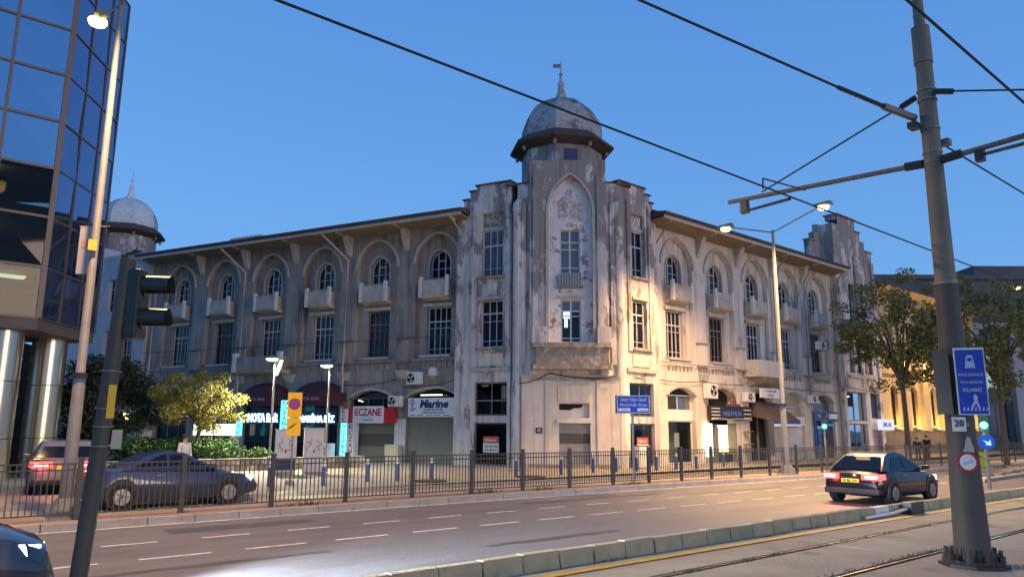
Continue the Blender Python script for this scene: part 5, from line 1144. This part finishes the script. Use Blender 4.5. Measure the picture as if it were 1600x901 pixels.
BOL = [(10.51, 24.51, 'in front of the left grey cabinet'), (12.19, 23.98, 'with white cap in front of the right grey cabinet'), (14.29, 24.70, 'in front of the pharmacy shutter, left'), (15.37, 24.34, 'in front of the pharmacy shutter, right'), (16.78, 24.18, 'beside the round soil patch before the marine shop'),
       (20.67, 23.75, 'left of the tower doorway shutter'), (23.12, 23.59, 'at the left edge of the tower doorway'), (25.30, 23.76, 'at the right edge of the tower doorway'), (26.55, 23.49, 'just left of the white meter cabinet'), (27.75, 23.29, 'just right of the white meter cabinet'),
       (29.40, 23.44, 'before the dark shop window right of the tower'), (30.68, 23.24, 'before the pier right of the tower wing'), (32.02, 23.03, 'before the pale shop window with the paper notice'), (35.45, 23.72, 'before the lit souvenir shop'), (36.83, 23.63, 'before the cafe doorway under the brown awning')]
root = None
for x, y, lb in BOL:
    if root is None:
        root = empty('bollard', (0, 0, .15), 0, None, 'bollard', 'blue bollards along the pavement edge')
        q = MB(); q.lathe([(.075, 0), (.07, .62), (.06, .63)], 12); q.build('post', BLUEP, root, world=False, smooth=True)
        q = MB(); q.lathe([(.072, .63), (.072, .76), (.04, .80)], 12); q.build('cap', WHITEB, root, world=False)
        c = root
    else: c = copy_tree(root)
    c.location = (x, y, .15); c['label'] = 'blue bollard '+lb
for x, y, w, h, rz, lb in ((13.5, 30.05, .85, 1.80, -22, 'left'), (14.55, 29.65, .80, 1.86, -22, 'right')):
    t = empty('utility_cabinet', (x, y, .15), radians(rz), 'tall grey utility cabinet scrawled with graffiti, %s of the pair' % lb, 'cabinet', 'grey utility cabinets')
    q = MB(); q.box(-w/2, w/2, -.25, .25, .12, h); q.build('body', GREYB, t, world=False); q = MB(); q.box(-w/2-.02, w/2+.02, -.27, .27, h, h+.05); q.build('lid', BEIGEB, t, world=False)
    q = MB(); q.box(-w/2+.02, w/2-.02, -.23, .23, 0, .12); q.build('base', DSTONE, t, world=False)
    for a, e in ((-w/2+.03, -.01), (.01, w/2-.03)):
        q = MB(); q.box(a, e, -.262, -.25, .2, h-.05); d_ = q.build('door', GREYB, t, world=False)
        q = MB(); q.box((e if a < 0 else a)-.02, (e if a < 0 else a)+.02, -.28, -.262, .9, 1.0); q.build('handle', BLK, d_, world=False)
    rr = random.Random(int(x*10))
    for k in range(2):
        q = MB(); cx = -.2+k*.38; pts = [(cx+rr.uniform(-.12, .12), -.268, 1.45-i*.06+rr.uniform(-.04, .04)) for i in range(9)]; q.tube(pts, .012, 4); q.build('graffiti', BLKT, t, world=False)
    if lb == 'left': q = MB(); q.box(-w/2+.02, w/2-.02, -.27, -.263, .2, .62); q.build('poster', NAVYW, t, world=False)
t = empty('meter_cabinet', (31.0, 25.15, .15), 0, 'low white meter cabinet at the foot of the tower', 'cabinet')
q = MB(); q.box(-.42, .42, -.2, .2, .05, 1.08); q.build('body', WHITEB, t, world=False); q = MB(); q.box(-.45, .45, -.22, .22, 1.08, 1.13); q.build('lid', PLINTH, t, world=False); q = MB(); q.box(-.36, .36, -.215, -.2, .15, 1.0); q.build('door', WHITEB, t, world=False); q = MB(); q.box(-.06, .08, -.22, -.215, .75, .9); q.build('warning_label', YELS, t, world=False)
t.location = (30.2, 25.0, .15)
pc = FL(11.1, .55, .15); t = empty('meter_cabinet', pc, AL, 'low beige meter cabinet between the pharmacy and the marine shop', 'cabinet')
q = MB(); q.box(-.5, .4, -.2, .2, 0, 1.0); q.build('body', BEIGEB, t, world=False); q = MB(); q.box(-.45, .35, -.215, -.2, .08, .92); q.build('door', BEIGEB, t, world=False); q = MB(); q.box(-.1, .02, -.22, -.215, .6, .75); q.build('warning_label', YELS, t, world=False)
pc = FL(15.7, .8, .15); t = empty('floor_air_conditioner', pc, AL, 'white floor standing air conditioner left of the pharmacy signs', 'air conditioner')
q = MB(); q.box(-.6, .5, -.2, .2, .05, 1.0); q.build('casing', WHITEB, t, world=False, bevel=.02); disc(lambda s, d, z: Vector((s, -d, z)), -.1, .55, .32, .2, .212).build('fan_grille', DARK, t, world=False)
# no parking sign
F, Rn = face_frame(11.4, 24.85, radians(-24))
t = empty('parking_sign', (11.4, 24.85, .15), 0, 'yellow no parking sign with blue and red disc on a thin post', 'sign')
q = MB(F); q.tube([(0, -.03, .15), (0, -.03, 3.2)], .03, 8); q.build('post', STEEL, t); q = MB(F); q.lathe([(.16, .15), (.12, .32)], 8, (0, -.03)); q.build('foot', STEEL, t)
q = MB(F); q.box(-.24, .24, 0, .015, 2.42, 3.28); q.build('upper_plate', YELS, t); q = MB(F); q.box(-.24, .24, 0, .015, 1.80, 2.40); q.build('lower_plate', YELS, t)
disc(F, 0, 2.88, .20, .015, .02).build('red_rim', REDS, t); disc(F, 0, 2.88, .155, .02, .024).build('blue_disc', M('violet_blue', (.10, .08, .40)), t)
q = MB(F); q.slab([(-.13, 2.97), (-.09, 3.0), (.13, 2.79), (.09, 2.76)], .024, .027); q.build('bar', REDS, t); q = MB(F); q.slab([(-.2, 2.0), (-.02, 2.10), (.14, 2.28), (.02, 2.20), (-.16, 2.07)], .015, .018); q.build('tow_truck_mark', BLKT, t)
# blue direction sign
F, Rn = face_frame(21.43, 18.10, radians(-46))
t = empty('direction_sign', (21.43, 18.1, .15), 0, 'blue direction sign with two white arrow lozenges on a grey post', 'sign')
q = MB(F); q.tube([(-.02, -.06, .15), (-.02, -.06, 3.3)], .045, 10); q.build('post', STEEL, t)
q = MB(F); q.box(-.64, .60, -.01, .06, 2.66, 3.32); q.build('panel', NAVYW, t); q = MB(F); q.box(-.58, .60, .06, .066, 2.67, 3.31); q.build('white_edge', WSIGN, t); q = MB(F); q.box(-.56, .58, .066, .07, 2.69, 3.29); q.build('blue_sheet', BLUES, t)
text('Deniz Yolları Genel', F(.02, .074, 3.17), Rn, .92, .14, LB, t); text('Müdürlüğü Binası', F(.02, .074, 2.97), Rn, .98, .14, LB, t)
for a, e, sg in ((-.5, -.1, -1), (.16, .56, 1)):
    pts = [(a, 2.74), (e, 2.74), (e, 2.86), (a, 2.86)]; pts = [(a-.06, 2.80), (a, 2.745), (e, 2.745), (e, 2.855), (a, 2.855)] if sg < 0 else [(a, 2.745), (e-.06, 2.745), (e, 2.80), (e-.06, 2.855), (a, 2.855)]
    q = MB(F); q.slab(pts, .07, .073); ar = q.build('arrow_lozenge', WSIGN, t); text('Otopark' if sg < 0 else 'İskele', F((a+e)/2, .076, 2.80), Rn, .26, .06, NAVYT, t)
for x, y in ((16.2, 23.4), (20.9, 23.1)):
    q = MB(); q.lathe([(.62, .151), (.60, .20), (.50, .19)], 18, (x, y)); tag(q.build('soil_patch', M('dark_soil', (.07, .04, .025), (.05, .03, .02), 8, .95, .5)), None, None, kind='structure')
# planter wall, hedge
t = empty('planter_wall', (12, 33.4, .15), 0, 'low brown stone planter wall below the hedge', 'wall')
x = 7.0
while x < 18.6:
    for r_ in range(2):
        o_ = .22*r_; q = MB(); j = random.uniform(-.02, .02); q.box(x+o_, x+o_+.50, 33.35+j-.012*(x-7), 33.65, .15+.28*r_, .42+.28*r_); q.build('stone', DSTONE if random.random() < .5 else PLINTH, t, bevel=.015)
    x += .515
q = MB(); q.box(7.0, 13.6, 33.66, 36.6, .15, .66); q.build('soil', RUST, t)
def leaves(b, c, rad, n, size, rr, clumps=None, droop=0, flat=.6):
    for _ in range(n):
        if clumps: cc, cr = rr.choice(clumps)
        else: cc, cr = c, rad
        while True:
            v = Vector((rr.uniform(-1, 1), rr.uniform(-1, 1), rr.uniform(-1, 1)))
            if v.length < 1: break
        p = Vector((cc[0]+v.x*cr[0], cc[1]+v.y*cr[1], cc[2]+v.z*cr[2]))
        d = Vector((rr.gauss(0, 1), rr.gauss(0, 1), rr.gauss(0, flat)-droop)).normalized(); s = size*rr.uniform(.6, 1.3)
        e = d.cross(Vector((rr.gauss(0, 1), rr.gauss(0, 1), rr.gauss(0, 1)))).normalized()*s*.38
        b.add([tuple(p-d*s*.5), tuple(p+e), tuple(p+d*s*.5), tuple(p-e)], [(0, 1, 2, 3)])
rr = random.Random(11)
b = MB(); cl = []
for i in range(34): cl.append(((rr.uniform(8.2, 13.3), rr.uniform(33.75, 36.0), rr.uniform(.9, 1.35)), (.55, .5, .35)))
leaves(b, None, None, 9000, .11, rr, cl); o = b.build('hedge', LEAFG, None, recalc=False); tag(o, 'clipped bright green hedge in the planter under the yellow tree', 'hedge')
b = MB(); leaves(b, None, None, 1500, .10, rr, [((13.9, 33.9, .8), (.5, .4, .4)), ((14.3, 33.9, .7), (.4, .35, .35))]); tag(b.build('shrub', LEAFG, None, recalc=False), 'small round shrub at the right end of the hedge', 'shrub')

# ================================================================== TREES
def tree(name, base, top, spread, crown, n, size, leafm, label, seed, trunk_r=.14, limbs=8, droop=0, tilt=(0, 0), clr=.55, ncl=40, flat=.6):
    rr = random.Random(seed); bx, by, bz = base; cx, cy, cz = crown; rx, ry, rz = spread
    t = empty(name, base, 0, label, 'tree')
    fork = Vector((bx+tilt[0], by+tilt[1], bz+(cz-rz*.55-bz)*.85))
    q = MB(); q.tube([(bx, by, bz-.05), ((bx+fork.x)/2+.06, (by+fork.y)/2, (bz+fork.z)/2), tuple(fork)], trunk_r, 9, trunk_r*.72); tr = q.build('trunk', BARK, t, smooth=True)
    cl = []
    for i in range(limbs):
        a = 2*pi*i/limbs+rr.uniform(-.3, .3); e = rr.uniform(-.2, .9)
        end = Vector((cx+rx*.72*cos(a)*rr.uniform(.6, 1), cy+ry*.72*sin(a)*rr.uniform(.6, 1), cz+rz*.7*e))
        mid = fork.lerp(end, .5)+Vector((0, 0, rz*.22))
        q = MB(); q.tube([tuple(fork), tuple(mid), tuple(end)], trunk_r*.5, 6, trunk_r*.12); lb_ = q.build('limb', BARK, t)
        for k in range(3):
            e2 = mid.lerp(end, rr.uniform(.2, .9)); e3 = e2+Vector((rr.gauss(0, rx*.22), rr.gauss(0, ry*.22), rr.gauss(0, rz*.22)-droop*.4))
            q = MB(); q.tube([tuple(e2), tuple(e2.lerp(e3, .5)+Vector((0, 0, .1))), tuple(e3)], trunk_r*.16, 4, trunk_r*.05); q.build('twig', BARK, lb_)
    for _ in range(ncl):
        v = Vector((rr.gauss(0, 1), rr.gauss(0, 1), rr.gauss(0, 1))).normalized()*rr.uniform(.45, .95); s = rr.uniform(.6, 1.25)
        cl.append(((cx+v.x*rx, cy+v.y*ry, cz+v.z*rz), (clr*s, clr*s, clr*s*.7)))
    b = MB(); leaves(b, None, None, n, size, rr, cl, droop, flat); b.build('crown', leafm, t, recalc=False); return t
tree('evergreen_tree', (8.3, 38.2, .15), 6, (2.3, 2.0, 2.5), (8.2, 38.0, 3.1), 15000, .16, LEAFD, 'dark dense evergreen tree between the glass tower and the yellow tree', 3, .16, 7, ncl=60, clr=.75)
tree('yellow_tree', (11.25, 34.9, .6), 5, (2.25, 1.8, 1.45), (11.5, 34.7, 3.2), 13000, .10, LEAFY, 'wispy yellow green tree lit by the park lamp above the hedge', 5, .12, 12, droop=.9, ncl=70, clr=.42, flat=.35, tilt=(.35, 0))
tree('plane_tree', (52.5, 15.4, .15), 13, (3.6, 4.6, 4.0), (52.4, 16.0, 7.9), 13000, .19, LEAFO, 'tall plane tree with thin pale trunk right of the tram pole', 8, .17, 14, ncl=95, clr=.72, droop=.3)
tree('plane_tree', (51.0, 20.4, .15), 13, (3.2, 3.9, 4.4), (50.4, 20.6, 8.3), 11000, .19, LEAFO, 'tall plane tree in front of the ochre building, left of the tram pole', 9, .18, 14, ncl=95, clr=.72, droop=.3)
b = MB(); q = b
t = empty('folded_parasol', (10.1, 38.0, .15), 0, 'folded pale parasol standing behind the hedge', 'parasol')
q = MB(); q.tube([(0, 0, 0), (0, 0, 2.9)], .03, 6); q.build('pole', STEEL, t, world=False); q = MB(); q.lathe([(.30, 1.2), (.34, 1.6), (.20, 2.3), (.12, 2.55)], 9); q.build('canopy', M('pale_blue_cloth', (.40, .46, .56), (.55, .58, .62), 3, .8), t, world=False); q = MB(); q.lathe([(.1, 2.5), (.17, 2.6), (.05, 2.8)], 8); q.build('cap', WHITEB, t, world=False)
t = empty('lantern', (9.3, 38.2, .15), 0, 'small orange lit lantern behind the hedge', 'lantern')
q = MB(); q.tube([(0, 0, 0), (0, 0, 2.2)], .02, 5); q.build('post', BLK, t, world=False); q = MB(); q.lathe([(.08, 2.2), (.16, 2.3), (.14, 2.5), (.03, 2.55)], 8); q.build('shade', AMBL, t, world=False)

# ================================================================== VEHICLES
def car(x, y, rz, L, W, paint, label, kind='hatch', z=0, tail=True, head=True, plate=PLATE_LIT, brake3=True, cat='car', kind2=None):
    t = empty('car', (x, y, z), rz, label, cat); h = L/2; w = W/2
    sed = kind == 'sedan'
    if sed: top = [(-h, .62), (-h+.06, .86), (-h+.5, .97), (-h+1.1, .98), (0, .95), (h-1.3, .92), (h-.5, .80), (h-.12, .70), (h, .52)]
    else: top = [(-h, .62), (-h+.05, .95), (-h+.3, 1.03), (-h+1.2, 1.03), (0, 1.0), (h-1.2, .97), (h-.45, .86), (h-.1, .74), (h, .55)]
    def wid(xx): 
        u = abs(xx)/h; return w*(1-.16*max(0, (u-.72)/.28)**2)
    ring = []; 
    for xx, zt in top:
        ww = wid(xx); zb = .20+.10*max(0, (abs(xx)/h-.8)/.2)
        ring.append([(xx, -ww*.90, zb), (xx, -ww, zb+.14), (xx, -ww*1.0, (zb+zt)/2+.06), (xx, -ww*.95, zt-.05), (xx, -ww*.80, zt), (xx, 0, zt+.025), (xx, ww*.80, zt), (xx, ww*.95, zt-.05), (xx, ww, (zb+zt)/2+.06), (xx, ww, zb+.14), (xx, ww*.90, zb)])
    n = len(ring[0]); vs = [p for r_ in ring for p in r_]; k = len(ring)
    b = MB(); b.add(vs, [(i*n+j, i*n+(j+1) % n, (i+1)*n+(j+1) % n, (i+1)*n+j) for i in range(k-1) for j in range(n)]+[tuple(range(n)), tuple((k-1)*n+j for j in range(n))])
    body = b.build('body', paint, t, smooth=True, world=False)
    # cabin
    H = 1.42 if sed else 1.53; zb = .95 if sed else 1.0
    if kind2: prof = [(-h+.30, zb), (-h+.92, 1.36), (-h+1.35, H+.05), (h-2.35, H+.05), (h-2.0, 1.38), (h-1.15, zb-.03)]
    elif sed: prof = [(-h+.75, zb), (-h+1.45, 1.33), (-h+1.95, H), (h-2.35, H), (h-2.0, 1.36), (h-1.15, zb-.03)]
    else: prof = [(-h+.14, zb), (-h+.42, 1.36), (-h+.62, H-.03), (h-2.35, H), (h-1.95, 1.42), (h-1.0, zb-.04)]
    def cw(zz): return w*(.93-.26*(zz-zb)/(H-zb))
    b = MB(); m = len(prof)
    b.add([(px, -cw(pz), pz) for px, pz in prof]+[(px, cw(pz), pz) for px, pz in prof], [tuple(range(m)), tuple(range(2*m-1, m-1, -1))]+[(i, i+1, m+i+1, m+i) for i in range(m-1)])
    b.build('cabin', paint, t, smooth=True, world=False, bevel=.03)
    e = .012
    rear, front = prof[:2], prof[-2:]
    def glasq(p0, p1, sh, nm):
        (x0, z0), (x1, z1) = p0, p1; dx = -e if nm == 'rear_window' else e
        b = MB(); b.add([(x0+(x1-x0)*.08+dx, -cw(z0)*.88, z0+(z1-z0)*.08+e), (x0+(x1-x0)*.08+dx, cw(z0)*.88, z0+(z1-z0)*.08+e), (x0+(x1-x0)*.95+dx, cw(z1)*.86, z0+(z1-z0)*.95+e), (x0+(x1-x0)*.95+dx, -cw(z1)*.86, z0+(z1-z0)*.95+e)], [(0, 1, 2, 3)]); b.build(nm, CGLS, t, world=False)
    glasq(prof[0], prof[2] if sed and not kind2 else prof[1], 0, 'rear_window'); glasq(prof[-1], prof[-3], 0, 'windscreen')
    z0, z1 = zb+.04, H-.09
    xr0, xr1 = (-h+.78, -h+1.25) if kind2 else (-h+.98, -h+1.75) if sed else (-h+.55, -h+.85); xf0, xf1 = h-1.35, h-2.2
    xm = (xr0+xf0)/2-.1
    for sg in (-1, 1):
        for a0, a1, c0, c1 in ((xr0, xm-.04, xr1, xm-.04), (xm+.04, xf0, xm+.04, xf1)):
            b = MB(); b.add([(a0, sg*(cw(z0)+e), z0), (a1, sg*(cw(z0)+e), z0), (c1, sg*(cw(z1)+e), z1), (c0, sg*(cw(z1)+e), z1)], [(0, 1, 2, 3)]); b.build('side_window', CGLS, t, world=False)
        b = MB(); b.box(xf0-.12, xf0+.08, sg*w-.02 if sg > 0 else sg*w-.16, sg*w+.16 if sg > 0 else sg*w+.02, .95, 1.08); b.build('mirror', paint, t, world=False, bevel=.03)
        b = MB(); b.box(xr0, xf0, sg*w*1.0-.004, sg*w*1.0+.004, .60, .612); b.build('side_trim', BLK, t, world=False)
        b = MB(); b.box(xm-.3, xm-.12, sg*w-.01 if sg > 0 else sg*w-.02, sg*w+.02 if sg > 0 else sg*w+.01, .80, .83); b.build('door_handle', STEEL, t, world=False)
        for wx in (-h+.80, h-.86):
            Fw = lambda s_, d_, z_, wx=wx, sg=sg: Vector((wx+s_, sg*(w-.10+d_), z_))
            disc(Fw, 0, .37, .39, .0, .112, 20).build('wheel_arch', BLK, t, world=False)
            wl = disc(Fw, 0, .315, .315, -.1, .118, 22).build('wheel', TYRE, t, world=False); disc(Fw, 0, .315, .20, .118, .125, 18).build('rim', RIM, wl, world=False)
            for q_ in range(5):
                a = q_*2*pi/5; b = MB(Fw); b.slab([(.03*cos(a+pi/2), .315+.03*sin(a+pi/2)), (.03*cos(a-pi/2), .315+.03*sin(a-pi/2)), (.19*cos(a-.12), .315+.19*sin(a-.12)), (.19*cos(a+.12), .315+.19*sin(a+.12))], .125, .132); b.build('spoke', STEEL, wl, world=False)
        ty = sg*w
        b = MB(); zt = .86 if not sed else .80
        b.hexa([(-h-.025, sg*w*.38, zt-.09), (-h+.02, sg*w*.92, zt-.10), (-h+.30, sg*w*1.005, zt-.07), (-h+.1, sg*w*.4, zt-.09)], [(-h-.01, sg*w*.38, zt+.06), (-h+.03, sg*w*.92, zt+.08), (-h+.30, sg*w*.985, zt+.07), (-h+.1, sg*w*.4, zt+.06)]); b.build('tail_light', REDL if tail else REDS, t, world=False)
        if tail: b = MB(); b.hexa([(-h-.04, sg*w*.5, zt-.05), (-h-.01, sg*w*.86, zt-.05), (-h+.03, sg*w*.86, zt-.05), (-h+.0, sg*w*.5, zt-.05)], [(-h-.035, sg*w*.5, zt+.02), (-h-.005, sg*w*.86, zt+.03), (-h+.03, sg*w*.86, zt+.03), (-h+.0, sg*w*.5, zt+.02)]); b.build('lamp_core', REDC, t, world=False)
        b = MB(); b.hexa([(h-.02, sg*w*.48, .60), (h-.10, sg*w*.84, .60), (h-.22, sg*w*.9, .60), (h-.2, sg*w*.5, .60)], [(h-.07, sg*w*.48, .73), (h-.16, sg*w*.83, .74), (h-.36, sg*w*.93, .76), (h-.2, sg*w*.5, .73)]); b.build('headlight', HEADL if head else WSIGN, t, world=False)
    b = MB(); b.box(-h-.025, -h+.02, -.26, .26, .70 if not sed else .62, .81 if not sed else .73); b.build('number_plate', plate, t, world=False)
    b = MB(); b.box(-h-.02, -h+.25, -w*.9, w*.9, .28, .46); b.build('rear_bumper', BLK, t, world=False, bevel=.04)
    b = MB(); b.box(h-.22, h+.012, -w*.78, w*.78, .30, .50); b.build('front_grille', BLK, t, world=False, bevel=.03)
    if brake3: b = MB(); b.box(-h+.78, -h+.90, -.2, .2, 1.355, 1.41); b.build('high_brake_light', AMBL, t, world=False)
    return t
c1 = car(24.45, 10.6, radians(-1.5), 4.2, 1.82, CARK, 'black saloon driving away with bright red tail lights and amber-lit plate', 'sedan', kind2=1)
text('35 BK 216', (-2.13, 0, .675), (0, -1, 0), .42, .08, BLKT, c1, world=False)
for sg in (-1, 1): point('tail_glow', (-2.35, sg*.62, .8), 14, (1, .06, .04), c1, .1, world=False)
point('plate_lamp', (-2.26, 0, .92), 2.5, (1, .9, .6), c1, .03, world=False)
c2 = car(6.55, 21.9, radians(1), 4.35, 1.8, CARB, 'slate blue saloon on the service road behind the fence', 'sedan', z=.04, tail=False, head=True, brake3=False)
spot('headlamp_beam', (2.35, 0, .66), (1, 0, -.10), 500, (.93, 1, .82), c2, 75, .8, .2, world=False)
c3 = car(4.95, 27.2, radians(82), 4.3, 1.8, CARS, 'silver car with red tail lights turning into the side street', 'hatch', z=.15, head=False, brake3=False)
for sg in (-1, 1): point('tail_glow', (-2.4, sg*.6, .8), 9, (1, .07, .04), c3, .1, world=False)
c4 = car(-.42, 10.05, 0, 4.3, 1.8, CARN, 'dark car with glaring white headlights entering at the left edge', 'hatch', tail=False, brake3=False)
c4.scale = (1, 1, 1.24)
for sg in (-1, 1): spot('headlamp_beam', (2.3, sg*.6, .68), (1, sg*.04, -.055), 9000, (.62, .80, 1), c4, 58, .9, .15, world=False)

# ================================================================== PEOPLE
def person(x, y, z, face, h, shirt, trousers, label, seed):
    rr = random.Random(seed); t = empty('person', (x, y, z), face, label, 'person'); s = h/1.75
    def skin(name, pts, edges, rad, m, par):
        me = bpy.data.meshes.new(name); me.from_pydata([(a*s, b_*s, c*s) for a, b_, c in pts], edges, []); me.materials.append(m)
        o = bpy.data.objects.new(name, me); link(o); o.parent = par
        sk = o.modifiers.new('skin', 'SKIN'); 
        for i, v in enumerate(me.skin_vertices[0].data): v.radius = (rad[i][0]*s, rad[i][1]*s); v.use_root = (i == 0)
        sub = o.modifiers.new('sub', 'SUBSURF'); sub.levels = 2; sub.render_levels = 2; return o
    SK = M('skin', (.42, .26, .18), rough=.6)
    P = [(0, 0, .95), (0, 0, 1.15), (0, 0, 1.38), (0, 0, 1.47), (0.01, 0, 1.55), (.015, 0, 1.65), (0, 0, 1.72),
         (0, .18, 1.40), (.02, .23, 1.12), (.10, .22, .90), (.14, .21, .80), (0, -.18, 1.40), (.0, -.23, 1.12), (.08, -.22, .90), (.12, -.21, .80),
         (0, .09, .90), (.03, .10, .50), (-.02, .10, .09), (.10, .10, .04), (0, -.09, .90), (-.04, -.10, .50), (.03, -.10, .09), (.15, -.10, .04)]
    E = [(0, 1), (1, 2), (2, 3), (3, 4), (4, 5), (5, 6), (2, 7), (7, 8), (8, 9), (9, 10), (2, 11), (11, 12), (12, 13), (13, 14), (0, 15), (15, 16), (16, 17), (17, 18), (0, 19), (19, 20), (20, 21), (21, 22)]
    Rd = [(.12, .15), (.12, .15), (.12, .17), (.06, .06), (.07, .07), (.10, .085), (.06, .06)]+[(.06, .06), (.05, .05), (.038, .038), (.03, .035)]*2+[(.09, .09), (.065, .065), (.045, .045), (.04, .045)]*2
    body = skin('body', P, E, Rd, SK, t)
    skin('jacket', [(0, 0, 1.0), (0, 0, 1.15), (0, 0, 1.40), (0, .19, 1.41), (.02, .235, 1.12), (.09, .222, .93), (0, -.19, 1.41), (0, -.235, 1.12), (.07, -.222, .93)], [(0, 1), (1, 2), (2, 3), (3, 4), (4, 5), (2, 6), (6, 7), (7, 8)], [(.14, .175), (.135, .17), (.135, .185), (.075, .075), (.062, .062), (.05, .05), (.075, .075), (.062, .062), (.05, .05)], shirt, t)
    skin('trousers', [(0, 0, .98), (0, .095, .90), (.03, .10, .50), (-.02, .10, .12), (0, -.095, .90), (-.04, -.10, .50), (.03, -.10, .12)], [(0, 1), (1, 2), (2, 3), (0, 4), (4, 5), (5, 6)], [(.13, .16), (.10, .10), (.078, .078), (.06, .06), (.10, .10), (.078, .078), (.06, .06)], trousers, t)
    q = MB(); q.lathe([(.03, 1.745), (.095, 1.71), (.108, 1.65), (.10, 1.60)], 10); hr = q.build('hair', BLK, t, world=False, smooth=True); hr.scale = (s, s, s)
    for k in range(5):
        for sg, bx in ((1, .14), (-1, .12)):
            q = MB(); yy = sg*.21+(k-2)*.016; q.tube([(bx+.005, yy, .80), (bx+.02, yy, .755-.006*abs(k-2)), (bx+.015, yy, .715+.006*abs(k-2))], .008, 5); f_ = q.build('finger', SK, body, world=False); f_.scale = (s, s, s)
    for sg in (1, -1): q = MB(); q.lathe([(.005, 0), (.013, .006), (.005, .012)], 6, (.105, sg*.035)); e_ = q.build('eye', BLK, body, world=False); e_.location = (0, 0, 1.645*s); e_.scale = (s, s, s)
    q = MB(); q.add([(.10, -.015, 1.60), (.10, .015, 1.60), (.135, 0, 1.605), (.105, 0, 1.65)], [(0, 1, 2), (0, 2, 3), (1, 3, 2)]); n_ = q.build('nose', SK, body, world=False); n_.scale = (s, s, s)
    return t
DK = M('dark_cloth', (.025, .024, .026), rough=.9); PALE = M('pale_shirt', (.45, .50, .46), (.55, .58, .55), 5, .9); JN = M('denim', (.05, .06, .09), rough=.9)
person(50.4, 19.6, .15, radians(200), 1.55, DK, DK, 'person in dark clothes behind the fence before the ochre building, left of the two', 1)
person(51.6, 19.5, .15, radians(170), 1.68, DK, DK, 'person in dark clothes behind the fence before the ochre building, right of the two', 2)
person(8.0, 25.4, .15, radians(-60), 1.72, PALE, JN, 'person in a pale shirt standing behind the slate blue saloon', 3)
t = empty('litter_bin', (48.3, 19.7, .15), 0, 'pale square litter bin beside the two people in dark clothes', 'litter bin')
q = MB(); q.box(-.3, .3, -.25, .25, .1, 1.0); q.build('body', BEIGEB, t, world=False); q = MB(); q.box(-.33, .33, -.28, .28, 1.0, 1.06); q.build('lid', GREYB, t, world=False)
# traffic island with grass at the right
b = MB(); b.prism([(36, 11.45), (60, 12.6), (60, 14.2), (48, 13.6), (37, 11.95)], -.02, .14); tag(b.build('traffic_island', KERBT), None, None, kind='structure')
tufts('grass', [(38+i*.8+random.uniform(-.3, .3), 11.85+(i*.8)*.062+random.uniform(-.1, .4)*(.3+i*.03), .14) for i in range(26)], .16, .3, 60, WEED)
